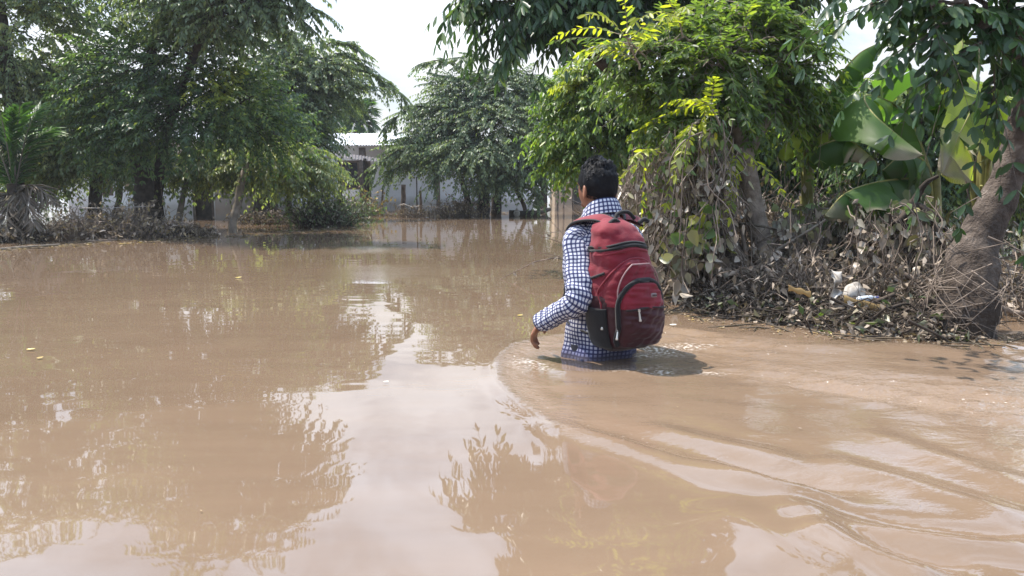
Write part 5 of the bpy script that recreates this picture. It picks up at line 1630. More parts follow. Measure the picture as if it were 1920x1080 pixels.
def make_body():
    A = Acc()
    # trunk rings
    Z = [-.10, -.02, .08, .17, .28, .40, .48, .535, .57]
    RX = [.145, .145, .135, .128, .140, .152, .145, .110, .07]
    RY = [.100, .100, .092, .086, .098, .106, .098, .078, .06]
    CY = [0, 0, 0, 0, 0, 0, 0, -.004, -.004]
    th = np.linspace(0, 2 * np.pi, 32, endpoint=False)
    V = np.array([[[rx * math.cos(a), cy + ry * math.sin(a), z] for a in th] for z, rx, ry, cy in zip(Z, RX, RY, CY)])
    A.grid(LW(V), len(Z), 32, closed=True)
    for k, z in ((0, Z[0]), (len(Z) - 1, Z[-1])):
        ring = LW(V[k]); c = LW(np.array([0, CY[k], z]))
        a = np.arange(32)
        f = np.stack([a, (a + 1) % 32, np.full(32, 32)], 1)
        A.add(np.concatenate([ring, [c]]), f if k else f[:, ::-1])
    # legs, feet
    for s in (-1, 1):
        hip = LW([s * .085, 0, -.05]); kn = LW([s * .09, .03 + .05 * s, -.40]); an = LW([s * .09, -.02 + .07 * s, -.745])
        A.tube(curve([hip, (hip + kn) / 2, kn, kn * .55 + an * .45, an], 16), np.interp(np.linspace(0, 1, 16), [0, .45, .5, .62, 1], [.088, .058, .056, .056, .036]), 16)
        A.ellipsoid(an + FWD * .05 - [0, 0, .03], (.045, .12, .03), 16, 10, R=np.stack([RGT, FWD, UPV], 1))
    # neck, head
    A.tube(LW(np.array([[0, -.012, .53], [0, -.006, .58], [0, .006, .63], [0, .018, .68]])), [.062, .054, .051, .052], 22)
    hc = np.array([0, .036, .732])

    def skull(D, V):
        V = V.copy()
        low = np.clip(-D[:, 2], 0, 1); front = np.clip(D[:, 1], 0, 1)
        V[:, 0] *= 1 - .20 * low                                    # jaw narrows
        V[:, 1] += .016 * low * front + .008 * low                   # chin comes forward
        V[:, 1] *= np.where(D[:, 1] < 0, 1 + .04 * np.clip(D[:, 2] + .2, 0, 1), 1)
        V[:, 2] *= np.where((D[:, 2] < 0) & (D[:, 1] < 0), .84, 1)
        for sx in (-1, 1):                                            # eye sockets, cheeks
            g = np.exp(-((D[:, 0] - sx * .38) ** 2 + (D[:, 2] + .02) ** 2) / .025) * (D[:, 1] > .2)
            V[:, 1] -= .010 * g
            g = np.exp(-((D[:, 0] - sx * .45) ** 2 + (D[:, 2] + .28) ** 2) / .04) * (D[:, 1] > .2)
            V[:, 1] += .005 * g
        return V
    RM = np.stack([RGT, FWD, UPV], 1)
    A.ellipsoid(LW(hc), (.074, .093, .104), 40, 28, fn=skull, R=RM)
    # nose, brow, lips, chin
    A.tube(LW(HO + np.array([[0, .116, .772], [0, .130, .748], [0, .142, .728], [0, .128, .718]])), [.008, .010, .014, .010], 12)
    for sx in (-1, 1):
        A.ellipsoid(LW(HO + np.array([sx * .012, .126, .724])), (.009, .011, .008), 10, 8, R=RM)
        A.ellipsoid(LW(HO + np.array([sx * .03, .108, .789])), (.024, .010, .007), 12, 8, R=RM)
    A.ellipsoid(LW(HO + np.array([0, .122, .700])), (.022, .009, .006), 14, 8, R=RM)
    A.ellipsoid(LW(HO + np.array([0, .121, .690])), (.020, .010, .007), 14, 8, R=RM)
    # ears
    for sx in (-1, 1):
        def ear(D, V):
            V = V.copy()
            V[:, 1] *= 1 - .25 * np.clip(-D[:, 2], 0, 1)
            dish = np.exp(-(D[:, 1] ** 2 + (D[:, 2] - .1) ** 2) / .3)
            V[:, 0] -= sx * .006 * dish * (D[:, 0] * sx > 0)
            return V
        t = sx * math.radians(24)
        Re = RM @ np.array(Matrix.Rotation(t, 3, 'Z')) @ np.array(Matrix.Rotation(math.radians(-10), 3, 'X'))
        A.ellipsoid(LW(HO + np.array([sx * .079, .018, .752])), (.009, .020, .033), 18, 14, fn=ear, R=Re)
    # arms and hands
    for sh, el, wr, s in ((J['shl'], J['ell'], J['wrl'], -1), (J['shr'], J['elr'], J['wrr'], 1)):
        A.tube(curve([sh, (sh + el) / 2, el], 12), np.linspace(.050, .038, 12), 16)
        A.tube(curve([el, el * .6 + wr * .4, wr], 12), np.interp(np.linspace(0, 1, 12), [0, .3, 1], [.039, .038, .026]), 16)
        d = norm(wr - el)
        hd = norm(d * .9 + np.array([0, 0, -.55]))                      # hand dips from the wrist
        thumb_side = norm(RGT * -s * .55 + FWD * .2 + UPV * .35); thumb_side = norm(thumb_side - hd * (thumb_side @ hd))
        pn = norm(np.cross(hd, thumb_side)) * (1 if s < 0 else -1)         # palm normal
        if pn[2] > 0: pn = -pn
        ac = thumb_side
        pc = wr + hd * .048
        Rp = np.stack([ac, hd, pn], 1)
        A.ellipsoid(pc, (.037, .052, .0145), 18, 12, R=Rp)
        A.tube([wr - d * .02, wr + hd * .02], [.027, .025], 14)
        for k, (off, L, cu) in enumerate(((.027, .070, .75), (.009, .078, .9), (-.009, .073, 1.0), (-.026, .058, 1.15))):
            kb = wr + hd * (.088 - .006 * abs(k - 1.3)) + ac * off
            f1 = norm(hd * math.cos(cu * .45) + pn * math.sin(cu * .45) + ac * off * 2.2)
            f2 = norm(hd * math.cos(cu * 1.15) + pn * math.sin(cu * 1.15) + ac * off * 1.2)
            f3 = norm(hd * math.cos(cu * 1.7) + pn * math.sin(cu * 1.7))
            a = kb + f1 * L * .46; b = a + f2 * L * .32; c = b + f3 * L * .24
            A.tube([kb - hd * .014, kb, (kb + a) / 2, a, (a + b) / 2, b, c - f3 * .004, c], [.0095, .0095, .0088, .0092, .0082, .0084, .0074, .0045], 12)
        tb = wr + hd * .024 + ac * .026
        t1 = norm(ac * .75 + hd * .55 + pn * .35); t2 = norm(ac * .3 + hd * .9 + pn * .4)
        a = tb + t1 * .036; b = a + t2 * .030; c = b + norm(t2 + hd * .2) * .022
        A.tube([tb - t1 * .015, tb, a, b, c], [.013, .0125, .0105, .0098, .006], 12)
    root_at = BODY + np.array([0, 0, -.79])
    o = A.build('person', M['skin'], loc=root_at)
    md = o.modifiers.new('r', 'REMESH'); md.mode = 'VOXEL'; md.voxel_size = .0042; md.use_smooth_shade = True
    sm = o.modifiers.new('s', 'SMOOTH'); sm.factor = .5; sm.iterations = 3
    dg = bpy.context.evaluated_depsgraph_get()
    me = bpy.data.meshes.new_from_object(o.evaluated_get(dg))
    o.modifiers.clear()
    o.data = me
    me.materials.clear(); me.materials.append(M['skin'])
    for pl in me.polygons: pl.use_smooth = True
    tag(o, 'young man in a blue and white checked shirt wading away through the flood, hip-deep', 'person')
    return o


person = make_body()


def ring_loft(A, rings, closed=True, uvs=None, **kw):
    rings = np.asarray(rings); n, m = rings.shape[:2]
    if closed:                                   # repeat the first column so UVs do not wrap back
        rings = np.concatenate([rings, rings[:, :1]], 1); m += 1
    seg = np.linalg.norm(np.diff(rings, axis=1), axis=2)
    u = np.concatenate([np.zeros((n, 1)), np.cumsum(seg, 1)], 1)
    v = np.concatenate([np.zeros((1, m)), np.cumsum(np.linalg.norm(np.diff(rings, axis=0), axis=2), 0)], 0)
    u = u.mean(0, keepdims=True).repeat(n, 0); v = v.mean(1, keepdims=True).repeat(m, 1)
    A.grid(rings.reshape(-1, 3), n, m, uv=np.stack([u, v], -1).reshape(-1, 2), **kw)


def make_shirt():
    A = Acc()
    zs = np.linspace(-.09, .60, 70)
    kz = [-.09, 0.0, .08, .17, .28, .40, .48, .53, .56, .585, .60]
    rx = np.interp(zs, kz, [.180, .172, .160, .152, .156, .168, .166, .146, .114, .088, .080])
    ry = np.interp(zs, kz, [.138, .134, .126, .118, .120, .122, .116, .098, .086, .078, .072])
    cy = np.interp(zs, kz, [0, 0, 0, 0, 0, 0, 0, -.004, -.006, -.004, 0])
    m = 120
    th = np.linspace(0, 2 * np.pi, m, endpoint=False)
    V = np.zeros((len(zs), m, 3))
    p = 2.4
    cs, sn = np.cos(th), np.sin(th)
    V[..., 0] = rx[:, None] * np.sign(cs) * np.abs(cs) ** (2 / p)
    V[..., 1] = cy[:, None] + ry[:, None] * np.sign(sn) * np.abs(sn) ** (2 / p)
    V[..., 2] = zs[:, None]
    loose = np.interp(zs, [-.09, .05, .30, .5], [1, 1, .6, .15])[:, None]
    dirn = np.stack([cs, sn, 0 * cs], -1)[None]
    f = .010 * vnoise(np.stack([th.repeat(1)[None].repeat(len(zs), 0) * 1.0, zs[:, None].repeat(m, 1) * 2.2], -1), 5, 2.1) * loose
    f += .006 * np.sin(th[None] * 9 + 3 * np.sin(zs[:, None] * 9)) * loose * np.clip((.25 - zs[:, None]) / .3, 0, 1)
    f += .005 * vnoise(V, 9, 14) * (0.4 + loose)
    # the tail is swept out on the left side by the water
    f += .022 * np.exp(-((th[None] - math.radians(185)) / .45) ** 2) * np.clip((.12 - zs[:, None]) / .15, 0, 1)
    V = V + dirn * f[..., None]
    ring_loft(A, LW(V))
    # sleeves
    for sh, el, wr, s in ((J['shl'], J['ell'], J['wrl'], -1), (J['shr'], J['elr'], J['wrr'], 1)):
        sh0 = sh + RGT * (-s) * .045 + UPV * .012
        cuff = wr + norm(wr - el) * .022
        ctr = curve([sh0, sh + UPV * -.01 + RGT * s * .006, sh * .62 + el * .38, el, el * .5 + cuff * .5, cuff], 90)
        t = np.linspace(0, 1, 90)
        R = np.interp(t, [0, .1, .3, .5, .62, .75, .90, .955, 1.0], [.060, .063, .060, .057, .056, .053, .047, .043, .041])
        T = norm(np.gradient(ctr, axis=0))
        a = norm(np.cross(T, np.array([0.35, .9, .1]))); b = np.cross(T, a)
        mm = 64; ph = np.linspace(0, 2 * np.pi, mm, endpoint=False)
        S = np.linalg.norm(ctr[-1] - ctr[0]) * t
        wr_ = .0055 * np.sin(2 * np.pi * t[:, None] * 15 + 2.2 * np.sin(ph[None] + s) + 1.5 * np.sin(t[:, None] * 21)) * np.exp(-((t[:, None] - .60) / .17) ** 2)
        wr_ += .0045 * np.sin(2 * np.pi * t[:, None] * 22 + 1.6 * np.sin(ph[None] * 2)) * np.clip((t[:, None] - .75) / .12, 0, 1)
        wr_ += .007 * vnoise(np.stack([np.cos(ph)[None] + 0 * t[:, None], np.sin(ph)[None] + 0 * t[:, None], t[:, None] * 4 + 0 * ph[None]], -1), 31, 1.5)
        wr_ *= np.clip((1 - t[:, None]) / .05, .15, 1)
        rr = R[:, None] + wr_
        ring = ctr[:, None] + a[:, None] * (np.cos(ph)[None] * rr)[..., None] + b[:, None] * (np.sin(ph)[None] * rr)[..., None]
        ring_loft(A, ring)
    o = A.build('shirt', M['plaid'], person)
    sd = o.modifiers.new('thick', 'SOLIDIFY'); sd.thickness = .0022; sd.offset = -1
    # stand-up collar
    Cc = Acc()
    ph = np.linspace(0, 2 * np.pi, 80, endpoint=False)
    back = np.clip(-np.sin(ph), 0, 1)
    rows = []
    for q in np.linspace(0, 1, 14):
        zb = .578 - .012 * (1 - back)
        zt = .655 + .040 * back ** .6 - .045 * np.clip(np.sin(ph), 0, 1)
        z = zb + (zt - zb) * q
        rxx = .088 - .014 * q + .004 * np.sin(ph * 5) * q; ryy = .080 - .010 * q
        rows.append(np.stack([rxx * np.cos(ph), ryy * np.sin(ph) + .0 + .012 * q, z], -1))
    # folded-over leaf of the collar
    for q in np.linspace(0, 1, 12)[1:]:
        zt = .655 + .040 * back ** .6 - .045 * np.clip(np.sin(ph), 0, 1)
        z = zt + .004 * math.sin(q * 3.14) - .062 * q
        rxx = .074 + .004 * math.sin(min(q * 4, 1.57)) + .018 * q; ryy = .070 + .004 * math.sin(min(q * 4, 1.57)) + .016 * q
        rows.append(np.stack([rxx * np.cos(ph), ryy * np.sin(ph) + .012 - .010 * q, z], -1))
    ring_loft(Cc, LW(np.array(rows)))
    c = Cc.build('collar', M['plaid'], o)
    return o


shirt = make_shirt()


def make_trousers():
    A = Acc()
    th = np.linspace(0, 2 * np.pi, 40, endpoint=False)
    rows = [np.stack([rx * np.cos(th), ry * np.sin(th), 0 * th + z], -1) for z, rx, ry in ((.06, .155, .107), (0, .160, .112), (-.08, .163, .115), (-.13, .15, .105))]
    ring_loft(A, LW(np.array(rows)))
    for s in (-1, 1):
        hip = LW([s * .080, 0, -.06]); kn = LW([s * .09, .03 + .05 * s, -.40]); an = LW([s * .09, -.02 + .07 * s, -.70])
        A.tube(curve([hip, (hip + kn) / 2, kn, an], 14), np.linspace(.098, .062, 14), 18)
    A.build('trousers', M['trouser'], person)


make_trousers()


def make_hair():
    rng = np.random.default_rng(6)
    hc = np.array([0, .036, .732])
    A = Acc()
    nu, nv = 60, 84
    el = np.linspace(np.pi / 2, -.95, nu); az = np.linspace(0, 2 * np.pi, nv, endpoint=False)   # az 0 = right, 90 = front
    E, Z = np.meshgrid(el, az, indexing='ij')
    # hairline: how low the cap reaches round the head
    fr = np.sin(az)
    lowest = np.where(fr > 0, -.05 + .55 * np.clip(fr, 0, 1) ** 1.2, -.05 - .46 * np.clip(-fr, 0, 1) ** .55)
    lowest = lowest + .03 * np.sin(az * 7)
    E = lowest[None] + (np.pi / 2 - lowest[None]) * np.linspace(1, 0, nu)[:, None]
    D = np.stack([np.cos(E) * np.cos(Z), np.cos(E) * np.sin(Z), np.sin(E)], -1)
    t = np.linspace(1, 0, nu)[:, None]
    thick = .003 + .017 * np.clip(t * 1.7, 0, 1) ** 1.3 + .006 * np.clip(D[..., 2], 0, 1)
    thick = thick + (.006 * vnoise(D, 4, 4.5) + .004 * vnoise(D, 5, 9)) * np.clip(t * 1.6, .1, 1)
    r = np.array([.074, .094, .104])
    V = D * (r + thick[..., None])
    V[..., 2] *= np.where((D[..., 2] < 0) & (D[..., 1] < 0), .90, 1)
    A.grid(LW(hc + V), nu, nv, closed=True)
    # locks: thin tapering blades lying over the cap
    n = 5200
    iu = rng.integers(1, nu - 2, n); iv = rng.integers(0, nv, n)
    P = hc + V[iu, iv]; Dn = D[iu, iv]; tt = t[iu, 0]
    whorl = np.array([.01, -.35, .94])
    tang = Dn - whorl; tang = tang - (tang * Dn).sum(1, keepdims=True) * Dn; tang = norm(tang + .0 * Dn)
    swirl = np.cross(Dn, tang)
    top = np.clip(tt * 1.6 - .5, 0, 1)[:, None]
    L = (.008 + .019 * top[:, 0]) * rng.uniform(.6, 1.3, n)
    d1 = norm(tang + .35 * swirl + .35 * rng.standard_normal((n, 3)) + Dn * (.10 + .35 * top * rng.random((n, 1))))
    d2 = norm(tang * .9 + .5 * swirl + .45 * rng.standard_normal((n, 3)) - Dn * .15)
    w = rng.uniform(.0012, .0028, n)[:, None]
    sd = norm(np.cross(d1, Dn))
    a = P - Dn * .003; b = a + d1 * L[:, None] * .55; c = b + d2 * L[:, None] * .5
    Vv = np.stack([a - sd * w, a + sd * w, b - sd * w * .8, b + sd * w * .8, c], 1)
    Vw = LW(Vv.reshape(-1, 3))
    F4 = (np.arange(n)[:, None] * 5 + np.array([[0, 1, 3, 2]])).reshape(-1, 4); F3 = (np.arange(n)[:, None] * 5 + np.array([[2, 3, 4]])).reshape(-1, 3)
    base = A.n
    A.add(Vw, F4); A.F[3].append(F3 + base); A.M[3].append(np.zeros(n, int))
    # short fade stubble at the nape and sides
    n = 2600
    iv = rng.integers(0, nv, n); k = rng.random(n) ** 1.5
    e = lowest[iv] - .16 * k
    D2 = np.stack([np.cos(e) * np.cos(az[iv]), np.cos(e) * np.sin(az[iv]), np.sin(e)], -1)
    keep = fr[iv] < .35
    D2 = D2[keep]; k = k[keep]
    P = hc + D2 * (r + .0015); P[:, 2] = np.where((D2[:, 2] < 0) & (D2[:, 1] < 0), hc[2] + (P[:, 2] - hc[2]) * .88, P[:, 2])
    d = np.array([0, 0, -1.0]) + .3 * rng.standard_normal((len(D2), 3)) + .25 * D2
    sd = norm(np.cross(d, D2)) * .0009
    tip = P + norm(d) * (.008 * (1 - k) + .003)[:, None]
    Vw = LW(np.stack([P - sd, P + sd, tip], 1).reshape(-1, 3))
    A.add(Vw, np.arange(len(Vw)).reshape(-1, 3))
    A.build('hair', M['hair'], person)
    E_ = Acc()
    for sx in (-1, 1):
        E_ = Acc(); E_.ellipsoid(LW(HO + np.array([sx * .031, .101, .766])), (.0115, .0115, .0115), 16, 10)
        E_.build('eye', plain('eye_white', (.6, .58, .55), .2, .5, var=.02), person)


make_hair()


# ------------------------------------------------------------------ backpack
def fabric(name, col, dark, rough=.75):
    m, nt, p = mat_base(name)
    n = noise(nt, 9, 5)
    c = ramp_node(nt, n, [(0.3, dark), (0.7, col)])
    dust = ramp_node(nt, noise(nt, 17, 8, rough=.7), [(0.6, (0, 0, 0)), (0.78, (.22, .22, .22))])      # dried splashes
    c = mixc(nt, dust, c, (0.13, 0.075, 0.06))
    nt.links.new(c, p.inputs['Base Color'])
    p.inputs['Roughness'].default_value = rough
    p.inputs['Specular IOR Level'].default_value = 0.25
    p.inputs['Sheen Weight'].default_value = 0.15
    b1 = nt.nodes.new('ShaderNodeBump'); b1.inputs['Strength'].default_value = .5; b1.inputs['Distance'].default_value = .012
    nt.links.new(noise(nt, 11, 4), b1.inputs['Height'])
    b2 = nt.nodes.new('ShaderNodeBump'); b2.inputs['Strength'].default_value = .25; b2.inputs['Distance'].default_value = .001
    nt.links.new(noise(nt, 500, 2), b2.inputs['Height']); nt.links.new(b1.outputs[0], b2.inputs['Normal'])
    nt.links.new(b2.outputs[0], p.inputs['Normal'])
    return m


M['red'] = fabric('red_pack_nylon', (0.185, 0.010, 0.022), (0.125, 0.007, 0.015))
M['wet_shaded_red'] = fabric('wet_shaded_red_nylon', (0.040, 0.006, 0.010), (0.026, 0.004, 0.007), .55)  # darker red: wet cloth plus shade of the down-facing side painted in
M['black_web'] = fabric('black_webbing', (0.010, 0.009, 0.011), (0.006, 0.006, 0.007))
M['zip_grey'] = plain('grey_piping', (.26, .16, .165), .5)
M['zip_metal'] = plain('zip_metal', (.55, .54, .52), .3, .5, .8)

PK0 = np.array([-.022, -.118, .045])
PKH = .565
PT = np.array([0, .03, .10, .22, .38, .55, .70, .82, .92, .975, 1.0])
PW = np.array([.07, .108, .129, .140, .141, .134, .122, .110, .097, .075, .042])
PD = np.array([.05, .110, .150, .172, .172, .162, .150, .135, .105, .07, .03])


def PKW(p):
    p = np.asarray(p, float)
    # the pack leans a little to the right as it hangs
    q = p.copy()
    q[..., 0] = p[..., 0] + .05 * (0.5 - p[..., 2] / PKH)
    return LW(q + PK0)


def pk_out(x, z, off=0.0):
    """outer face of the pack (negative forward = towards the camera)"""
    t = np.clip(z / PKH, 0, 1)
    w = np.interp(t, PT, PW); d = np.interp(t, PT, PD)
    s = np.clip(1 - np.abs(x / w) ** 3.0, 0, 1) ** (1 / 3.0)
    return -(d * s) - off


def make_backpack():
    b0 = LW(PK0)
    root = empty('backpack', b0, 'red school backpack with black trim on the wading man\'s back', 'backpack')
    # main body: closed loft
    A = Acc()
    n, m = 60, 96
    ts = np.linspace(0, 1, n); th = np.linspace(0, 2 * np.pi, m, endpoint=False)
    w = np.interp(ts, PT, PW); d = np.interp(ts, PT, PD)
    k = np.array([.25, .5, .25])
    for _ in range(3):
        w[1:-1] = np.convolve(w, k, 'valid'); d[1:-1] = np.convolve(d, k, 'valid')
    cs, sn = np.cos(th), np.sin(th)
    V = np.zeros((n, m, 3))
    V[..., 0] = w[:, None] * np.sign(cs) * np.abs(cs) ** (2 / 3.0)
    yy = np.sign(sn) * np.abs(sn) ** (2 / 3.0)
    V[..., 1] = np.where(yy > 0, yy * .022, yy * d[:, None])
    V[..., 2] = ts[:, None] * PKH
    nz = .006 * vnoise(V, 3, 9) + .0045 * vnoise(V * [1, 1, 1.8], 4, 22) + .0025 * vnoise(V * [1, 1, 2.5], 5, 40)
    V = V + np.stack([cs, sn, 0 * cs], -1)[None] * nz[..., None]
    mi = np.zeros((n - 1, m), int)
    A.grid(PKW(V), n, m, closed=True)
    wet = (ts[:-1, None] + 0 * th[None]) < .40  # lower part of the pack: wet, with shade painted into its colour
    side = (np.abs(np.cos(th))[None] + 0 * ts[:-1, None]) > .93
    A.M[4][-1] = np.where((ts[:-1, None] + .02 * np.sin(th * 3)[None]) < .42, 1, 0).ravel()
    for kk, rv in ((0, True), (n - 1, False)):
        ring = PKW(V[kk]); c = ring.mean(0); a = np.arange(m)
        f = np.stack([a, (a + 1) % m, np.full(m, m)], 1)
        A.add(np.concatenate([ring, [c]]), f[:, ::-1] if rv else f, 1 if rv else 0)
    A.build('main_compartment', [M['red'], M['wet_shaded_red']], root)

    def panel(name, inside_fn, zr, xr, off, mats, zsplit=None, nx=70, nz_=80, edge=.012, puff=.012, top_round=None):
        """a padded pocket standing proud of the pack's outer face; outline from a half-width function of z"""
        B = Acc()
        zz = np.linspace(zr[0], zr[1], nz_)
        hw = inside_fn(zz)
        u = np.linspace(-1, 1, nx)
        X = hw[:, None] * u[None]
        Zg = zz[:, None] + 0 * u[None]
        dz = np.minimum(zz - zr[0], zr[1] - zz)[:, None]; dx = hw[:, None] * (1 - np.abs(u[None]))
        e = np.minimum(dx, dz + .0) / edge
        rise = np.sqrt(np.clip(1 - (1 - np.clip(e, 0, 1)) ** 2, 0, 1))
        o = off * rise + puff * np.clip(dx / (hw.max() + 1e-6), 0, 1) ** .7 * np.clip(dz / .08, 0, 1) - .003
        o = o + (.0045 * vnoise(np.stack([X, Zg * 1.6], -1), 8, 20) + .0035 * vnoise(np.stack([X, Zg * 2], -1), 9, 40)) * rise
        Y = pk_out(X, Zg) - o
        B.grid(PKW(np.stack([X, Y, Zg], -1)), nz_, nx)
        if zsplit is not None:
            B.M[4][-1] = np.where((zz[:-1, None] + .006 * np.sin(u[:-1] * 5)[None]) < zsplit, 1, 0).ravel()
        ob = B.build(name, mats, root)
        return ob, (lambda x, z: (pk_out(x, z) - off - puff * .6))

    def arch(wid, z0, z1, shoulder):
        def f(z):
            t = np.clip((z - (z1 - shoulder)) / shoulder, 0, 1)
            return wid * np.sqrt(np.clip(1 - t ** 2, 0.0, 1)) * np.clip(.86 + (z - z0) / .25, .86, 1) + .002
        return f
    # outer pocket (big arch), then the inner pocket in front of it
    f1 = arch(.132, .02, .405, .16)
    panel('front_pocket', f1, (.02, .405), None, .022, [M['red'], M['wet_shaded_red']], .215, puff=.014)
    f2 = arch(.110, .035, .322, .12)
    o2, _ = panel('small_pocket', f2, (.035, .315), None, .050, [M['red'], M['wet_shaded_red']], .208, puff=.014)
    # trims following the arches
    def trim(name, f, z0, z1, off, r, mt, parent, x0=-1, x1=1, n_=60, flat=1.0):
        T = Acc()
        zz = z0 + (z1 - z0) * (1 - (1 - np.linspace(0, 1, n_)) ** 2)
        L_ = np.stack([-f(zz), pk_out(-f(zz), zz, off), zz], 1)
        R_ = np.stack([f(zz), pk_out(f(zz), zz, off), zz], 1)[::-1]
        P = np.concatenate([L_, R_])
        keep = np.concatenate([[True], np.linalg.norm(np.diff(P, axis=0), axis=1) > 1e-4])
        T.tube(PKW(P[keep]), r, 8)
        return T.build(name, mt, parent)
    trim('piping', lambda z: f1(z) - .022, .10, .385, .036, .0032, M['zip_grey'], root)
    trim('zip_tape', lambda z: f1(z) + .002, .06, .405, .006, .0055, M['red'], root)
    trim('gusset', lambda z: f2(z) + .004, .05, .320, .036, .0105, M['black_web'], root)
    # top zip band over the main compartment
    T = Acc()
    xs = np.linspace(-.122, .122, 40)
    zt = .430 + .028 * (1 - (xs / .122) ** 2)
    for dz, r in ((0, .0085), (.012, .0065)):
        T.tube(PKW(np.stack([xs, pk_out(xs, zt + dz, .002), zt + dz], 1)), r, 8)
    T.build('zip_tape', M['black_web'], root)
    # lip of red cloth over the band
    T = Acc()
    T.tube(PKW(np.stack([xs * .97, pk_out(xs * .97, zt - .016, .002), zt - .016], 1)), .006, 8)
    T.build('piping', M['red'], root)
    # pocket zip with its black slit
    T = Acc(); xs2 = np.linspace(-.104, .100, 24)
    T.tube(PKW(np.stack([xs2, pk_out(xs2, np.full(24, .210), .0605), .208 + .004 * np.cos(xs2 * 30)], 1)), .0035, 7)
    T.build('zip_tape', M['black_web'], root)

    def puller(x, z, off, L=.034, lean=.15):
        T = Acc()
        y = float(pk_out(np.array(x), np.array(z), off))
        a = np.array([x, y, z]); b = np.array([x - lean * L, y - .004, z - L])
        T.tube(PKW(np.array([a + [0, 0, .010], a])), .0052, 8)
        T.tube(PKW(np.array([a, a * .5 + b * .5, b])), [.0028, .0038, .0045], 8)
        T.tube(PKW(np.array([b + [0, 0, .004], b - [0, 0, .003]])), .0055, 8)
        T.build('zip_pull', M['zip_metal'], root)
    puller(-.060, .200, .066, .036, 0)
    puller(-.137, .150, .024, .034, .35)
    puller(-.121, .118, .048, .034, .3)
    puller(-.140, .330, .004, .03, .2)
    # badge
    Bd = Acc()
    cx, cz = .020, .262
    xs3 = np.linspace(-1, 1, 12); zs3 = np.linspace(-1, 1, 6)
    XX, ZZ = np.meshgrid(xs3, zs3)
    sx = XX * np.sqrt(1 - .5 * ZZ ** 2 * .8)
    X = cx + sx * .0165; Z = cz + ZZ * .0085
    Y = pk_out(X, Z, .0675) - .002 * (1 - XX ** 2) * (1 - ZZ ** 2)
    Bd.grid(PKW(np.stack([X, Y, Z], -1)), 6, 12)
    bd = Bd.build('badge', plain('badge_grey', (.20, .14, .14), .4, .5), root)
    Bm = Acc()
    for x_, w_ in ((-.008, .0055), (0, .004), (.008, .0055)):
        P = np.array([[cx + x_ - w_ / 2, 0, cz - .0035], [cx + x_, 0, cz + .0035], [cx + x_ + w_ / 2, 0, cz - .0035]])
        P[:, 1] = pk_out(P[:, 0], P[:, 2], .0715)
        Bm.tube(PKW(P), .0012, 6)
    Bm.build('emblem', plain('badge_dark', (.02, .015, .015), .5), bd)
    # side mesh pockets
    for s in (-1, 1):
        S = Acc()
        zz = np.linspace(.03, .20, 22); yy_ = np.linspace(-.115, .012, 20)
        Zg, Yg = np.meshgrid(zz, yy_, indexing='ij')
        t = Zg / PKH
        wv = np.interp(t, PT, PW)
        bul = .022 * np.sin(np.clip((Yg + .115) / .127, 0, 1) * np.pi) ** .6 * (.4 + .6 * np.clip((Zg - .03) / .14, 0, 1)) + .002
        X = s * (wv * np.clip(1 - np.clip(-Yg / .20, 0, .95) ** 3, 0, 1) ** (1 / 3.) + bul)
        S.grid(PKW(np.stack([X, Yg, Zg], -1)), 22, 20)
        o = S.build('side_pocket', M['black_web'], root)
        sd = o.modifiers.new('t', 'SOLIDIFY'); sd.thickness = .003
        # side compression strap
        C = Acc()
        P = np.array([[s * .122, -.10, .345], [s * .134, -.06, .33], [s * .130, .0, .31], [s * .115, .026, .28]])
        C.tube(PKW(curve(P, 14)), .006, 6)
        C.build('webbing', M['black_web'], root)
    # shoulder straps: padded ribbons over the shoulders
    for s in (-1, 1):
        ctr = np.array([[s * .055, -.150, .585], [s * .085, -.105, .607], [s * .108, -.045, .604], [s * .110, .035, .580], [s * .092, .100, .51], [s * .082, .128, .42], [s * .085, .130, .30],
                        [s * .125, .115, .20], [s * .145, .02, .145], [s * .135, -.10, .12]])
        C = curve(ctr, 60); T_ = norm(np.gradient(C, axis=0))
        t = np.linspace(0, 1, 60)
        outd = norm(C - np.stack([C[:, 0] * .35, 0 * t, np.full(60, .28)], 1))
        sv = norm(np.cross(T_, outd)); nv_ = np.cross(sv, T_)
        nv_ = np.where((nv_ * outd).sum(1, keepdims=True) < 0, -nv_, nv_)
        hw = np.interp(t, [0, .1, .5, .62, .70, 1], [.040, .040, .034, .028, .012, .012])
        thk = np.interp(t, [0, .6, .7, 1], [.008, .008, .003, .003])
        R_ = Acc(); q = np.linspace(-1, 1, 11)
        rows_top = C[:, None] + sv[:, None] * (hw[:, None] * q[None])[..., None] + nv_[:, None] * (.004 + thk[:, None] * (1 - q[None] ** 4))[..., None]
        rows_bot = C[:, None] + sv[:, None] * (hw[:, None] * q[None])[..., None] - nv_[:, None] * .002
        loop = np.concatenate([rows_top, rows_bot[:, ::-1]], 1)
        R_.grid(LW(loop.reshape(-1, 3)), 60, loop.shape[1], closed=True)
        cut = np.where((np.arange(59) > 39)[:, None] + np.zeros((1, loop.shape[1]), bool), 1, 0)
        R_.M[4][-1] = cut.ravel()
        st = R_.build('shoulder_strap', [M['red'], M['black_web']], root)
        Ed = Acc()
        for e in (-1, 1):
            Ed.tube(LW(C[:42] + sv[:42] * (hw[:42] * e)[:, None] + nv_[:42] * .003), .0055, 7)
        Ed.build('edging', M['black_web'], st)
    # haul handle and its anchors on top
    Hh = Acc()
    Hh.tube(LW(curve([[-.05, -.155, .600], [-.03, -.15, .628], [.02, -.15, .634], [.055, -.155, .606]], 20)), .0085, 8)
    Hh.build('handle', M['black_web'], root)
    for x in (-.072, .085):
        K = Acc()
        K.tube(LW(curve([[x - .025, -.178, .588], [x, -.180, .603], [x + .025, -.176, .594]], 10)), .010, 8)
        K.build('buckle', M['black_web'], root)


make_backpack()



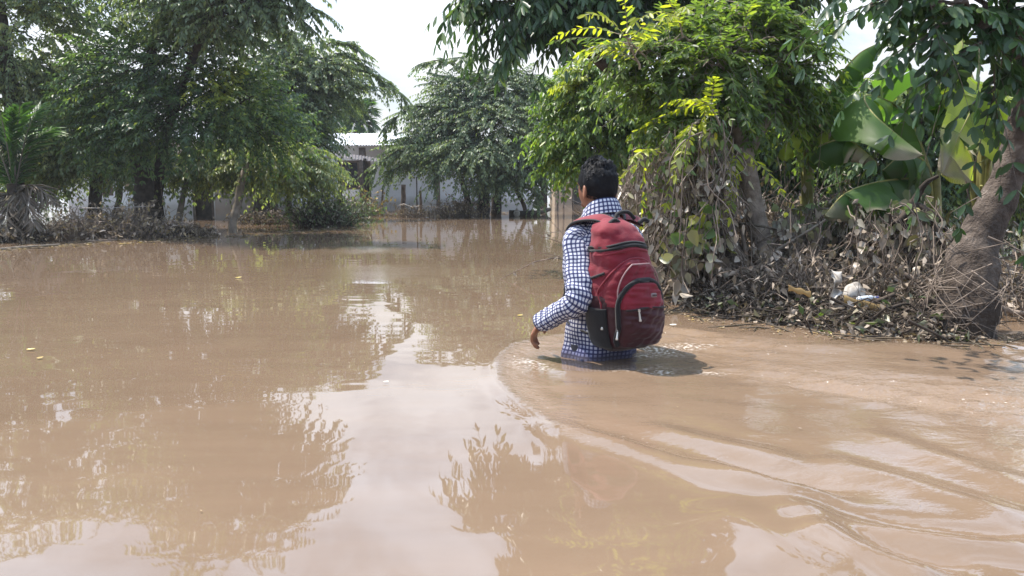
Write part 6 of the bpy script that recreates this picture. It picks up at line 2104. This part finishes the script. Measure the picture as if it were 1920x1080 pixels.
# ------------------------------------------------------------------ haze volume, added to lift the blacks of the far trees
def build_haze():
    m = bpy.data.materials.new('added_haze'); m.use_nodes = True
    nt = m.node_tree
    nt.nodes.remove(nt.nodes['Principled BSDF'])
    v = nt.nodes.new('ShaderNodeVolumePrincipled')
    v.inputs['Color'].default_value = (0.88, 0.93, 1.0, 1)
    v.inputs['Density'].default_value = 0.0010
    v.inputs['Anisotropy'].default_value = 0.3
    nt.links.new(v.outputs[0], nt.nodes['Material Output'].inputs['Volume'])
    A = Acc()
    A.box((0, 370, 5.0), (2400, 1800, 14.0))
    tag(A.build('haze', m, smooth=False), kind='stuff')


build_haze()
